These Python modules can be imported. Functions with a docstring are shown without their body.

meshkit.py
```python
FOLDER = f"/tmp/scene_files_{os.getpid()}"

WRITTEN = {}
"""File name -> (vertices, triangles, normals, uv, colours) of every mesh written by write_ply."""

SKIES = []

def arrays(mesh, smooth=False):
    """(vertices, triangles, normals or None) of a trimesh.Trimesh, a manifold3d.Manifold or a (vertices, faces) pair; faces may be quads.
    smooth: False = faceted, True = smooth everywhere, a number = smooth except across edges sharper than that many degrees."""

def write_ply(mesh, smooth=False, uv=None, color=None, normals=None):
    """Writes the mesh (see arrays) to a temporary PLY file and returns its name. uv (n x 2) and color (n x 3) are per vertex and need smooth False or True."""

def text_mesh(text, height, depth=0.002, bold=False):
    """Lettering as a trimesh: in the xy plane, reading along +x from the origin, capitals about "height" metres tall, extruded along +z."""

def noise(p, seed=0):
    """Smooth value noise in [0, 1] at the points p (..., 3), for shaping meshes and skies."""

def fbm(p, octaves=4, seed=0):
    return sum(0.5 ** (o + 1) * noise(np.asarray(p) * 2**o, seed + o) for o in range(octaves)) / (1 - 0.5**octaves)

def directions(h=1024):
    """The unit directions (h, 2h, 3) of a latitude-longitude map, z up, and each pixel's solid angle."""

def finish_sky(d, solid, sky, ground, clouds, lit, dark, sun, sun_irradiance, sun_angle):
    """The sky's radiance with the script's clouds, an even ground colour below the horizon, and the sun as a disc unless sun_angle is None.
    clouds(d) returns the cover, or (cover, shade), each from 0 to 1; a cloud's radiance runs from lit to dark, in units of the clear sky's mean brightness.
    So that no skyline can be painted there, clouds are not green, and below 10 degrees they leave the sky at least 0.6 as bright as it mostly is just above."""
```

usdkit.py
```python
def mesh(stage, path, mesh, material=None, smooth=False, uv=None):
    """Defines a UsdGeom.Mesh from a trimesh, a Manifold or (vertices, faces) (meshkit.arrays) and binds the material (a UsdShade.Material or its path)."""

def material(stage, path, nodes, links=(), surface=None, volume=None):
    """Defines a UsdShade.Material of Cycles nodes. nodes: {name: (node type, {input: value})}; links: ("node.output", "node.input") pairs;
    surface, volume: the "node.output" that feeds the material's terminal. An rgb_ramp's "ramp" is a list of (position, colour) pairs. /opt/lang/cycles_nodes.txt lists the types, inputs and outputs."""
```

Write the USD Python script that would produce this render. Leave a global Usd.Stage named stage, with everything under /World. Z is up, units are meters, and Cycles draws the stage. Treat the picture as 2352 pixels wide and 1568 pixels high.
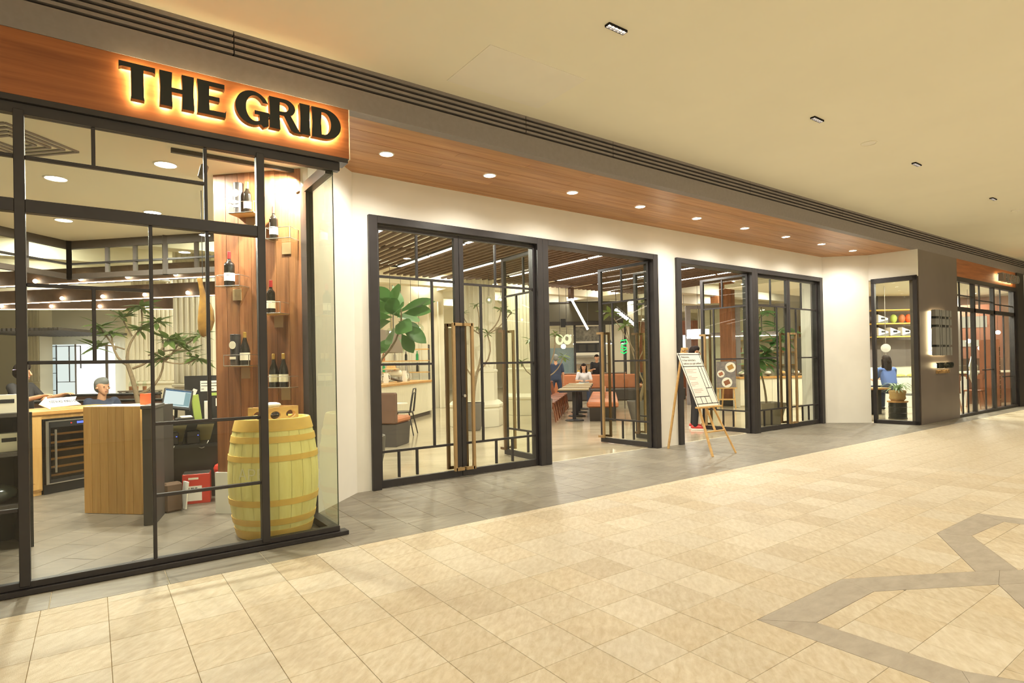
import math, random
import numpy as np, trimesh, manifold3d
from shapely.geometry import Polygon, box as sbox, MultiPolygon, Point
from shapely import affinity, union_all
from pxr import Usd, UsdGeom, UsdLux, UsdShade, Gf, Sdf
import usdkit, meshkit

stage = Usd.Stage.CreateInMemory()
UsdGeom.SetStageUpAxis(stage, 'Z')
UsdGeom.SetStageMetersPerUnit(stage, 1.0)
WORLD = UsdGeom.Xform.Define(stage, '/World')
UsdGeom.Scope.Define(stage, '/World/Looks')
R = random.Random(7)
EXPOSURE=0.13
AMBIENT=0.22
CELL=60
CORR=14.5
DOWN=27
SHOPL=23
PANELSP=110
HALLL=19
HALO=110


# ------------------------------------------------------------------ camera, ambience, exposure
cam = UsdGeom.Camera.Define(stage, '/World/camera')
yw, pt, rl = (math.radians(a) for a in (54.2944, 0.3123, -1.1238))
fw = np.array([math.cos(yw), math.sin(yw), 0]); rt = np.array([math.sin(yw), -math.cos(yw), 0]); up = np.array([0, 0, 1.0])
fw2 = fw * math.cos(pt) + up * math.sin(pt); up2 = up * math.cos(pt) - fw * math.sin(pt)
r3 = rt * math.cos(rl) + up2 * math.sin(rl); u3 = up2 * math.cos(rl) - rt * math.sin(rl)
EYE = np.array([0, -4.628, 1.35])
cam.AddTransformOp().Set(Gf.Matrix4d(*r3, 0, *u3, 0, *(-fw2), 0, *EYE, 1))
cam.CreateHorizontalApertureAttr(36.0)
cam.CreateFocalLengthAttr(36.0 * 1340.57 / 2352)
cam.CreateVerticalApertureOffsetAttr(36.0 * 45.05 / 2352)
cam.CreateFStopAttr(0.0)
cam.CreateExposureAttr(EXPOSURE)
dome = UsdLux.DomeLight.Define(stage, '/World/ambient_light')
dome.CreateColorAttr(Gf.Vec3f(1.0, 0.94, 0.82)); dome.CreateIntensityAttr(AMBIENT)

# ------------------------------------------------------------------ helpers
def lin(c):
    return tuple(((x / 255) / 12.92 if x <= 10 else (((x / 255) + 0.055) / 1.055) ** 2.4) for x in c)

def mat(name, c, rough=0.5, metal=0.0, var=0.0, scale=4.0, stretch=(1, 1, 1), rotz=0.0, rnd=0.0, bump=0.0, bscale=40.0, spec=0.5, coat=0.0, c2=None, detail=4.0, island=False):
    c = np.array(lin(c)); path = '/World/Looks/' + name
    n = {'p': ('principled_bsdf', {'roughness': rough, 'metallic': metal, 'specular_ior_level': spec, 'coat_weight': coat, 'base_color': tuple(c)})}
    l = []; out = None
    if var or c2 is not None or bump:
        n['g'] = ('geometry', {})
        n['m0'] = ('mapping', {'rotation': (0, 0, rotz)})
        n['m'] = ('mapping', {'scale': tuple(scale * s for s in stretch)})
        l += [('g.position', 'm0.vector'), ('m0.vector', 'm.vector')]
    if var or c2 is not None:
        a, b = (c * (1 - var), np.minimum(c * (1 + var), 1)) if c2 is None else (c, np.array(lin(c2)))
        n['n'] = ('noise_texture', {'scale': 1.0, 'detail': detail, 'roughness': 0.6, 'distortion': 0.3})
        n['r'] = ('rgb_ramp', {'ramp': [(0.3, tuple(a)), (0.7, tuple(b))]})
        l += [('m.vector', 'n.vector'), ('n.fac', 'r.fac')]; out = 'r.color'
    if rnd:
        if island: n['o'] = ('geometry', {}); src = 'o.random_per_island'
        else: n['o'] = ('object_info', {}); src = 'o.random'
        n['mr'] = ('map_range', {'from_min': 0.0, 'from_max': 1.0, 'to_min': 1 - rnd, 'to_max': 1 + rnd})
        n['h'] = ('hsv', {'hue': 0.5, 'saturation': 1.0, 'fac': 1.0, 'color': tuple(c)})
        l += [(src, 'mr.value'), ('mr.result', 'h.value')]
        if out: l.append((out, 'h.color'))
        out = 'h.color'
    if out: l.append((out, 'p.base_color'))
    if bump:
        n['n2'] = ('noise_texture', {'scale': bscale / scale, 'detail': 3.0})
        n['b'] = ('bump', {'strength': bump, 'distance': 0.01})
        l += [('m.vector', 'n2.vector'), ('n2.fac', 'b.height'), ('b.normal', 'p.normal')]
    surf = 'p.BSDF'
    return usdkit.material(stage, path, n, l, surface=surf)

def leafmat(name, c, rough=0.4, rnd=0.25):
    c = np.array(lin(c))
    return usdkit.material(stage, '/World/Looks/' + name, {
        'o': ('object_info', {}), 'mr': ('map_range', {'to_min': 1 - rnd, 'to_max': 1 + rnd}), 'h': ('hsv', {'hue': 0.5, 'saturation': 1.0, 'fac': 1.0, 'color': tuple(c)}),
        'p': ('principled_bsdf', {'roughness': rough}), 't': ('translucent_bsdf', {}), 'm': ('mix_closure', {'fac': 0.3})},
        [('o.random', 'mr.value'), ('mr.result', 'h.value'), ('h.color', 'p.base_color'), ('h.color', 't.color'), ('p.BSDF', 'm.closure1'), ('t.BSDF', 'm.closure2')], surface='m.closure')

def emit(name, c, s):
    return usdkit.material(stage, '/World/Looks/' + name, {'e': ('emission', {'color': lin(c), 'strength': s})}, [], surface='e.emission')

def glass(name, tint=(250, 252, 248), ior=1.45, rough=0.0):
    return usdkit.material(stage, '/World/Looks/' + name, {
        't': ('transparent_bsdf', {'color': lin(tint)}), 'g': ('glossy_bsdf', {'color': (1, 1, 1), 'roughness': rough}), 'q': ('geometry', {}),
        'f': ('fresnel', {'IOR': ior}), 'i': ('math', {'math_type': 'subtract', 'value1': 1.0}), 'x': ('math', {'math_type': 'multiply'}), 'm': ('mix_closure', {})},
        [('q.backfacing', 'i.value2'), ('f.fac', 'x.value1'), ('i.value', 'x.value2'), ('x.value', 'm.fac'), ('t.BSDF', 'm.closure1'), ('g.BSDF', 'm.closure2')], surface='m.closure')

BOXF = np.array([[0, 2, 3], [0, 3, 1], [4, 5, 7], [4, 7, 6], [0, 1, 5], [0, 5, 4], [2, 6, 7], [2, 7, 3], [0, 4, 6], [0, 6, 2], [1, 3, 7], [1, 7, 5]])
_s = np.array([[x, y, z] for z in (-1, 1) for y in (-1, 1) for x in (-1, 1)], float)
def _champ():
    pts = []
    for s in _s:
        for k in range(3):
            q = s.copy(); e = np.ones(3) * 0.1; e[k] = 0; pts.append(np.r_[s * (1 - e)])
    h = trimesh.convex.convex_hull(np.array(pts))
    # map hull vertices back to (corner, kept axis)
    idx = []
    for v in h.vertices:
        idx.append(int(np.argmin(np.linalg.norm(np.array(pts) - v, axis=1))))
    return np.array(idx), np.array(h.faces)
CH_I, CH_F = _champ()

def rz(a): c, s = math.cos(a), math.sin(a); return np.array([[c, -s, 0, 0], [s, c, 0, 0], [0, 0, 1, 0], [0, 0, 0, 1.0]])
def rx(a): c, s = math.cos(a), math.sin(a); return np.array([[1, 0, 0, 0], [0, c, -s, 0], [0, s, c, 0], [0, 0, 0, 1.0]])
def ry(a): c, s = math.cos(a), math.sin(a); return np.array([[c, 0, s, 0], [0, 1, 0, 0], [-s, 0, c, 0], [0, 0, 0, 1.0]])
def tr(x, y, z): m = np.eye(4); m[:3, 3] = (x, y, z); return m

class G:
    def __init__(s): s.v = []; s.f = []; s.n = 0
    def add(s, v, f, T=None):
        v = np.asarray(v, float)
        if T is not None: v = v @ T[:3, :3].T + T[:3, 3]
        s.v.append(v); s.f.append(np.asarray(f, int) + s.n); s.n += len(v); return s
    def box(s, x0, y0, z0, x1, y1, z1, c=0, T=None):
        lo = np.minimum((x0, y0, z0), (x1, y1, z1)); hi = np.maximum((x0, y0, z0), (x1, y1, z1)); m, h = (lo + hi) / 2, (hi - lo) / 2
        if not c: return s.add(m + _s * h, BOXF, T)
        c = min(c, h.min() * 0.9); v = []
        for i in CH_I:
            k, ax = divmod(i, 3); e = np.full(3, c); e[ax] = 0; v.append(m + _s[k] * (h - e))
        return s.add(np.array(v), CH_F, T)
    def cb(s, cx, cy, cz, sx, sy, sz, c=0, T=None):
        return s.box(cx - sx / 2, cy - sy / 2, cz - sz / 2, cx + sx / 2, cy + sy / 2, cz + sz / 2, c, T)
    def bar(s, p, q, w, h, c=0, upv=(0, 0, 1)):
        p, q = np.array(p, float), np.array(q, float); d = q - p; L = np.linalg.norm(d); d /= L
        u = np.array(upv, float)
        if abs(d @ u) > 0.97: u = np.array([1.0, 0, 0])
        a = np.cross(u, d); a /= np.linalg.norm(a); b = np.cross(d, a)
        T = np.eye(4); T[:3, 0] = d; T[:3, 1] = a; T[:3, 2] = b; T[:3, 3] = (p + q) / 2
        return s.cb(0, 0, 0, L, w, h, c, T)
    def tube(s, pts, r, n=8, cap=True):
        p = np.array(pts, float); m = len(p); r = np.broadcast_to(np.asarray(r, float), (m,))
        t = np.gradient(p, axis=0); t /= np.linalg.norm(t, axis=1, keepdims=True) + 1e-12
        a = np.cross(t[0], (0, 0, 1) if abs(t[0][2]) < 0.9 else (1, 0, 0)); a /= np.linalg.norm(a); vs = []
        ang = np.arange(n) * 2 * np.pi / n
        for i in range(m):
            a = a - t[i] * (a @ t[i]); a /= np.linalg.norm(a); b = np.cross(t[i], a)
            vs.append(p[i] + r[i] * (np.cos(ang)[:, None] * a + np.sin(ang)[:, None] * b))
        f = []
        for i in range(m - 1):
            for j in range(n):
                k = (j + 1) % n; A, B, C_, D = i * n + j, i * n + k, (i + 1) * n + k, (i + 1) * n + j; f += [[A, B, C_], [A, C_, D]]
        v = np.vstack(vs)
        if cap:
            v = np.vstack([v, p[:1], p[-1:]])
            for j in range(n): f += [[m * n, (j + 1) % n, j], [m * n + 1, (m - 1) * n + j, (m - 1) * n + (j + 1) % n]]
        return s.add(v, f)
    def lathe(s, prof, n=24, c=(0, 0, 0), T=None, a0=0.0, rot=0.0):
        m = len(prof); v = []
        for r, z in prof:
            for j in range(n):
                a = rot + j * 2 * np.pi / n; v.append((c[0] + r * math.cos(a), c[1] + r * math.sin(a), c[2] + z))
        f = []
        for i in range(m - 1):
            for j in range(n):
                k = (j + 1) % n; A, B, C_, D = i * n + j, i * n + k, (i + 1) * n + k, (i + 1) * n + j; f += [[A, B, C_], [A, C_, D]]
        return s.add(v, f, T)
    def prism(s, poly, z0, z1, T=None):
        for g in getattr(poly, 'geoms', [poly]):
            if g.is_empty or g.area < 1e-9: continue
            m = trimesh.creation.extrude_polygon(g, z1 - z0, engine='earcut'); s.add(m.vertices + [0, 0, z0], m.faces, T)
        return s
    def ball(s, c, r, sc=(1, 1, 1), n=2, T=None):
        m = trimesh.creation.icosphere(n, 1.0); return s.add(m.vertices * np.array(sc) * r + np.array(c), m.faces, T)
    def tm(s, m, T=None):
        if hasattr(m, 'to_mesh'):
            q = m.to_mesh(); return s.add(q.vert_properties[:, :3], q.tri_verts, T)
        return s.add(m.vertices, m.faces, T)
    def mesh(s): return np.vstack(s.v), np.vstack(s.f)

USED = {}
def numbered(parent, name):
    k = (parent, name); i = USED.get(k, 0); USED[k] = i + 1
    return parent + '/' + (name if not i else '%s_%03d' % (name, i))
def ppath(p): return '/World' if p is None else str(p.GetPath()) if hasattr(p, 'GetPath') else p
def tag(o, label=None, cat=None, group=None, kind=None):
    for k, v in (('label', label), ('category', cat), ('group', group), ('kind', kind)):
        if v: o.SetCustomDataByKey(k, v)
    return o
def obj(name, g, m, parent=None, smooth=35, **kw):
    o = usdkit.mesh(stage, numbered(ppath(parent), name), g.mesh() if isinstance(g, G) else g, m, smooth=smooth).GetPrim()
    return tag(o, **kw)
def thing(name, label, cat, loc=(0, 0, 0), rotz=0.0, group=None, kind=None):
    x = UsdGeom.Xform.Define(stage, numbered('/World', name)); x.AddTranslateOp().Set(Gf.Vec3d(*map(float, loc))); x.AddRotateZOp().Set(math.degrees(rotz))
    return tag(x.GetPrim(), label, cat, group, kind)
def dup(root, label, loc, rotz=0.0, group=None):
    name = root.GetName(); name = name[:-4] if name[-4] == '_' and name[-3:].isdigit() else name
    d = root.GetCustomData()
    r = thing(name, label or d.get('label'), d.get('category'), loc, rotz, group or d.get('group'))
    r.GetReferences().AddInternalReference(root.GetPath()); r.SetInstanceable(True)
    return r
def spot(parent, loc, power, cone, col=(1.0, 0.957, 0.85), r=0.03, soft=0.4, aim=None):
    p = numbered(ppath(parent), 'lamp_light')
    L = UsdLux.SphereLight.Define(stage, p); L.AddTranslateOp().Set(Gf.Vec3d(*loc))
    if aim: L.AddRotateXYZOp().Set(Gf.Vec3f(*aim))
    L.CreateRadiusAttr(r); L.CreateIntensityAttr(power); L.CreateColorAttr(Gf.Vec3f(*col)); L.CreateNormalizeAttr(True)
    s = UsdLux.ShapingAPI.Apply(L.GetPrim()); s.CreateShapingConeAngleAttr(cone); s.CreateShapingConeSoftnessAttr(soft)
def disc_light(parent, loc, power, r, col=(1.0, 0.957, 0.85)):
    L = UsdLux.DiskLight.Define(stage, numbered(ppath(parent), 'lamp_light')); L.AddTranslateOp().Set(Gf.Vec3d(*loc))
    L.CreateRadiusAttr(r); L.CreateIntensityAttr(power); L.CreateColorAttr(Gf.Vec3f(*col)); L.CreateNormalizeAttr(True)
# ------------------------------------------------------------------ materials
M_PLASTER = mat('plaster', (242, 238, 226), 0.85, var=0.03, scale=1.5)
M_CEIL = mat('ceiling_paint', (243, 239, 221), 0.9, var=0.02, scale=0.8)
M_BLACK = mat('black_steel', (49, 45, 45), 0.42, var=0.12, scale=6)
M_FIN = mat('taupe_metal', (138, 131, 129), 0.55, var=0.06, scale=20)
M_SLOT = mat('slot_black', (24, 19, 16), 0.8)
M_DARKWALL = mat('bronze_wall', (120, 109, 102), 0.42, metal=0.35, var=0.1, scale=1.2)
M_FASCIA = mat('fascia_wood', (172, 106, 58), 0.5, scale=2.2, stretch=(0.5, 8, 9), c2=(136, 78, 40), rnd=0.1, bump=0.05)
M_SOFFIT = mat('soffit_wood', (200, 150, 100), 0.38, scale=2.0, stretch=(0.6, 9, 9), c2=(168, 114, 70), rnd=0.12)
M_PANEL = mat('panel_wood', (168, 112, 72), 0.45, scale=2.2, stretch=(9, 9, 0.5), c2=(116, 70, 42), rnd=0.22)
M_BRASS = mat('brass', (170, 140, 96), 0.42, metal=0.3, var=0.06, scale=10)
M_BRONZE = mat('dark_bronze', (112, 86, 58), 0.45, metal=0.3)
M_STEEL = mat('steel', (190, 186, 178), 0.3, metal=0.9)
TILES = [mat('beige_stone_%d' % i, c, 0.5, scale=13, stretch=(1, 2.4, 1), rotz=-0.75, c2=c2, rnd=0.05, bump=0.3, bscale=140, detail=14) for i, (c, c2) in enumerate([((216, 203, 177), (192, 173, 139)), ((218, 206, 182), (198, 182, 152)), ((211, 196, 167), (188, 168, 133))])]
M_TILEFAR = mat('beige_stone_far', (216, 203, 177), 0.5, scale=13, stretch=(1, 2.4, 1), rotz=-0.75, c2=(194, 176, 143), rnd=0.04, island=True, detail=6)
M_GROUT = mat('grout_tan', (186, 162, 122), 0.9)
M_BAND = mat('grey_stone', (178, 167, 149), 0.55, scale=7, stretch=(1, 2, 1), c2=(158, 146, 128), bump=0.1, bscale=90, detail=8)
M_GREY = mat('slate_tile', (148, 140, 124), 0.42, scale=5, stretch=(1, 4, 1), c2=(122, 114, 100), rnd=0.08, bump=0.08, bscale=80, detail=8)
M_GGROUT = mat('grout_light', (198, 186, 160), 0.9)
M_SHOPT = mat('shop_tile', (118, 109, 95), 0.45, scale=3, stretch=(1, 3, 1), rotz=0.78, c2=(100, 91, 79), rnd=0.06, detail=6)
M_SHOPG = mat('shop_grout', (96, 88, 78), 0.9)
M_HALLF = mat('polished_floor', (192, 179, 153), 0.12, scale=0.9, stretch=(1.0, 2.5, 1), rotz=0.5, c2=(170, 155, 127), detail=6)
M_GLASS = glass('pane_glass', (247, 249, 244))
M_GLASS2 = glass('clear_glass', (240, 246, 240), 1.5)
M_WHITE = mat('white_paint', (238, 236, 228), 0.6)
M_CREAM = mat('cream_paint', (230, 223, 200), 0.6)
E_WARM = emit('lamp_warm', (255, 246, 228), 14)
E_HALO = emit('halo_led', (255, 222, 160), HALO)
E_HALO2 = emit('halo_led_small', (255, 228, 170), 26)
E_CELL = emit('cell_led', (255, 244, 226), CELL)
E_LINE = emit('linear_led', (255, 244, 222), 9)
E_DAY = emit('daylight_pane', (250, 252, 255), 1.5)
E_SPOT = emit('spot_led', (255, 246, 228), 25)

# ------------------------------------------------------------------ corridor floor: beige stone tiles with an inlaid grey band
flo = thing('floor', 'beige stone tiled corridor floor with an inlaid grey band pattern', 'floor', kind='structure')
obj('slab', G().box(-8, -9, -0.1, 30, -0.337, -0.006), M_GROUT, flo, smooth=False)
TX, TY, PX, PY = 1.612, -2.888, 0.3115, 0.3058
BAND = [Polygon([(2.785, -2.888), (3.70, -2.888), (3.64, -3.09), (2.99, -3.09)]), Polygon([(2.785, -2.89), (2.99, -3.092), (3.008, -3.70), (2.81, -3.82)]),
        Polygon([(3.70, -2.888), (4.465, -3.335), (4.60, -3.42), (4.31, -3.49), (3.64, -3.09)]), Polygon([(4.465, -3.335), (5.211, -2.883), (5.326, -3.066), (4.69, -3.487), (4.6, -3.42)]),
        Polygon([(5.213, -2.883), (6.122, -2.882), (5.958, -3.095), (5.328, -3.066)]), Polygon([(6.124, -2.882), (6.33, -3.9), (6.13, -3.9), (5.96, -3.095)]),
        Polygon([(4.6, -3.42), (4.69, -3.487), (5.6, -4.05), (5.45, -4.17), (4.31, -3.49)]), Polygon([(4.31, -3.49), (4.45, -3.575), (3.35, -4.25), (3.24, -4.14)]),
        Polygon([(3.008, -3.70), (3.24, -4.14), (3.35, -4.25), (3.08, -4.3), (2.81, -3.82)])]
BU = union_all([b.buffer(0.001) for b in BAND])
def tile_mesh(g, poly, z=0.0, d=0.03, c=0.0012):
    for q in getattr(poly, 'geoms', [poly]):
        if q.is_empty or q.area < 2e-4: continue
        p = np.array(q.exterior.coords)[:-1]
        if len(q.interiors) or len(p) > 5 or len(p) < 3 or q.convex_hull.area - q.area > 1e-5:
            g.prism(q, z - d, z); continue
        if Polygon(p).exterior.is_ccw is False: p = p[::-1]
        cen = p.mean(0); k = len(p); dirs = p - cen; L = np.linalg.norm(dirs, axis=1, keepdims=True)
        top = cen + dirs * (1 - c * 1.4 / L)
        v = np.vstack([np.c_[top, np.full(k, z)], np.c_[p, np.full(k, z - c)], np.c_[p, np.full(k, z - d)]]); f = [[0, i, i + 1] for i in range(1, k - 1)]
        for i in range(k):
            j = (i + 1) % k
            for o in (0, k): f += [[o + k + i, o + k + j, o + j], [o + k + i, o + j, o + i]]
        g.add(v, f)
    return g
def seen(x, y, mx=120):
    q = np.array([x, y, 0]) - EYE; z = q @ fw2
    if z < 0.3: return False
    u = 1176 + 1340.57 * (q @ r3) / z; v = 829 - 1340.57 * (q @ u3) / z
    return -mx < u < 2352 + mx and v < 1568 + mx
def lay(floor, cells, mats, far, z=0.0, limit=300, name='tile'):
    cells = sorted(cells, key=lambda p: (not seen(p.centroid.x, p.centroid.y), math.hypot(p.centroid.x, p.centroid.y + 4.628)))
    for p in cells[:limit]:
        g = tile_mesh(G(), p, z)
        if g.v: obj(name, g, R.choice(mats), floor, smooth=False)
    g = G()
    for p in cells[limit:]: tile_mesh(g, p, z)
    if g.v: obj('far_' + name, g, far, floor, smooth=False, kind='stuff')
cells = []
GP = 0.0010
for i in range(-16, 92):
    for j in range(-19, 10):
        x, y = TX + PX * i, TY + PY * j
        y1 = min(y + PY - GP, -0.339)
        if y + GP >= y1: continue
        p = sbox(x + GP, y + GP, x + PX - GP, y1)
        if p.intersects(BU): p = p.difference(BU.buffer(GP))
        if p.area > 3e-4: cells.append(p)
lay(flo, cells, TILES, M_TILEFAR, limit=290)
for b in BAND: obj('stone_band', G().prism(b.buffer(-0.0006, join_style=2), -0.03, 0), M_BAND, flo, smooth=False, label='grey inlaid stone band piece')

# grey border and recessed entrance floor
ent = thing('floor', 'grey slate tiled strip and recessed entrance floor before the doors', 'floor', kind='structure')
REC = Polygon([(1.6, 0), (13.2, 0), (13.06, 0.84), (12.3, 1.56), (2.35, 1.56), (1.6, 0.8)])
obj('slab', G().box(-8, -0.337, -0.1, 30, 0.1, -0.003).box(1.5, 0.1, -0.1, 13.3, 1.6, -0.003), M_GGROUT, ent, smooth=False)
cells = [sbox(-0.223 + 0.603 * i + 0.002, -0.335, -0.223 + 0.603 * (i + 1) - 0.002, -0.001) for i in range(-12, 50)]
for i in range(-2, 40):
    for y0, y1 in ((0.002, 0.563), (0.567, 1.109), (1.113, 1.56)):
        p = sbox(1.88 + 0.295 * i + 0.002, y0, 1.88 + 0.295 * (i + 1) - 0.002, y1).intersection(REC)
        if p.area > 1e-3: cells.append(p)
lay(ent, cells, [M_GREY], M_GREY)
hall = thing('floor', 'polished cream floor of the dining hall behind the doors', 'floor', kind='structure')
obj('slab', G().box(-8, 1.5, -0.1, 30, 24, -0.004).box(13.1, 0.05, -0.1, 30, 1.5, -0.004), M_HALLF, hall, smooth=False)
shop = thing('floor', 'grey tiled shop floor laid diagonally behind the left window', 'floor', kind='structure')
obj('slab', G().box(-8, 0.05, -0.1, 1.62, 5.6, -0.0035), M_SHOPG, shop, smooth=False)
SH = sbox(-3, 0.06, 1.6, 5.2); cells = []
for i in range(-14, 16):
    for j in range(-14, 30):
        p = affinity.rotate(sbox(i * 0.6 + 0.0015 + (0.3 if j % 2 else 0), j * 0.29 + 0.0015, i * 0.6 + 0.5985 + (0.3 if j % 2 else 0), j * 0.29 + 0.2885), 45, origin=(0, 0))
        p = affinity.translate(p, 0, 0.15).intersection(SH)
        if p.area > 1e-3: cells.append(p)
lay(shop, cells, [M_SHOPT], M_SHOPT, limit=200)

# ------------------------------------------------------------------ corridor ceiling, bulkhead, fascias, soffit
cei = thing('ceiling', 'warm cream plaster ceiling of the mall corridor', 'ceiling', kind='structure')
obj('slab', G().box(-8, -9, 3.835, 30, 0.15, 3.95), M_CEIL, cei, smooth=False)
g = G(); A = np.array([(2.55, -0.2), (2.54, -0.89), (3.61, -0.87), (3.45, -0.15)])
obj('access_panel', G().prism(Polygon([(2.54, -0.89), (3.55, -0.89), (3.55, -0.2), (2.54, -0.2)]), 3.832, 3.84), M_PLASTER, cei, smooth=False)  # thin pale plaster quad set into the ceiling
bulk = thing('trim_1', 'dark taupe bulkhead with three long slot fins above the shopfront', 'bulkhead', kind='structure')
obj('face_panel', G().box(-8, 0, 3.46, 30, 0.112, 3.645), M_FIN, bulk, smooth=False)
obj('slot_back', G().box(-8, 0.06, 3.645, 30, 0.112, 3.834), M_SLOT, bulk, smooth=False)
JX = [-8, -1.82, 0.872, 3.557, 4.784, 7.47, 10.15, 12.84, 15.52, 18.2, 20.9, 30]
for z0, z1 in ((3.667, 3.69), (3.713, 3.736), (3.759, 3.782), (3.804, 3.834)):
    for a, b in zip(JX, JX[1:]): obj('fin', G().box(a + 0.004, 0.0, z0, b - 0.004, 0.07, z1), M_FIN, bulk, smooth=False)
fas = thing('trim_2', 'orange brown wood fascia above the left window carrying the backlit letters', 'fascia', kind='structure')
obj('board', G().box(-4, 0.004, 3.054, 1.728, 0.15, 3.4596, c=0.002), M_FASCIA, fas, smooth=False)
obj('edge_strip', G().box(1.7285, 0.002, 3.05, 1.735, 0.15, 3.459), M_PLASTER, fas, smooth=False)
obj('lintel', G().box(-4, 0.0, 3.017, 1.715, 0.14, 3.053), M_BLACK, fas, smooth=False)
fas2 = thing('trim_3', 'wood fascia above the far right window by the end pillar', 'fascia', kind='structure')
obj('board', G().box(15.27, 0.004, 3.07, 19.42, 0.15, 3.46), M_FASCIA, fas2, smooth=False)
sof = thing('ceiling', 'wood plank soffit over the recessed entrance', 'ceiling', kind='structure')
ys = np.linspace(0.112, 1.55, 13)
for k in range(12):
    xs = [1.5] + [2.2 + 2.4 * i - (0.8 * k) % 2.4 for i in range(1, 6) if 1.9 < 2.2 + 2.4 * i - (0.8 * k) % 2.4 < 13] + [13.3]
    for a, b in zip(xs, xs[1:]): obj('plank', G().box(a + 0.0015, ys[k] + 0.001, 3.46 + (0.001 if k % 2 else 0), b - 0.0015, ys[k + 1] - 0.001, 3.5), M_SOFFIT, sof, smooth=False)
obj('backing', G().box(1.5, 0.112, 3.48, 13.3, 1.55, 3.56), M_SLOT, sof, smooth=False)

# ------------------------------------------------------------------ corridor lamps
LAMPN = {6.14: 'second along from the left', 8.674: 'third along from the left', 11.664: 'fourth along from the left', 0.3: 'just outside the left of the view', 14.4: 'fifth along, beyond the right edge', 17.2: 'sixth along, beyond the right edge'}
def grid_lamp(x):
    t = thing('recessed_spotlight', 'lit five-cell recessed spotlight in the corridor ceiling' if x == 3.192 else 'dark five-cell recessed spotlight in the corridor ceiling, %s' % LAMPN[x], 'ceiling light', (x, -1.597, 3.835))
    g = G().box(-0.095, -0.024, -0.004, 0.095, -0.019, 0.0).box(-0.095, 0.019, -0.004, 0.095, 0.024, 0)
    for k in range(6): g.box(-0.095 + 0.0372 * k, -0.02, -0.0165, -0.0905 + 0.0372 * k, 0.02, 0)
    g.box(-0.095, -0.024, -0.0165, 0.095, -0.019, 0).box(-0.095, 0.019, -0.0165, 0.095, 0.024, 0)
    obj('baffle', g, M_SLOT, t, smooth=False)
    e = G()
    for k in range(5): e.add([(-0.088 + 0.0372 * k, -0.017, -0.0008), (-0.0595 + 0.0372 * k, -0.017, -0.0008), (-0.0595 + 0.0372 * k, 0.017, -0.0008), (-0.088 + 0.0372 * k, 0.017, -0.0008)], [[0, 2, 1], [0, 3, 2]])
    obj('cell_lens', e, E_CELL, t, smooth=False)
for x in (0.3, 3.192, 6.14, 8.674, 11.664, 14.4, 17.2): grid_lamp(x)
for x, w in ((7.357, 'nearer'), (12.987, 'farther')):
    t = thing('ceiling_speaker', '%s flush round speaker ring in the corridor ceiling' % w, 'speaker', (x, -1.58, 3.835))
    obj('ring', G().lathe([(0.085, 0), (0.085, -0.006), (0.078, -0.009), (0.074, -0.006), (0.074, 0)], 28), M_CEIL, t); obj('grille', G().lathe([(0.0735, -0.002), (0.0, -0.003)], 28), M_PLASTER, t)
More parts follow.
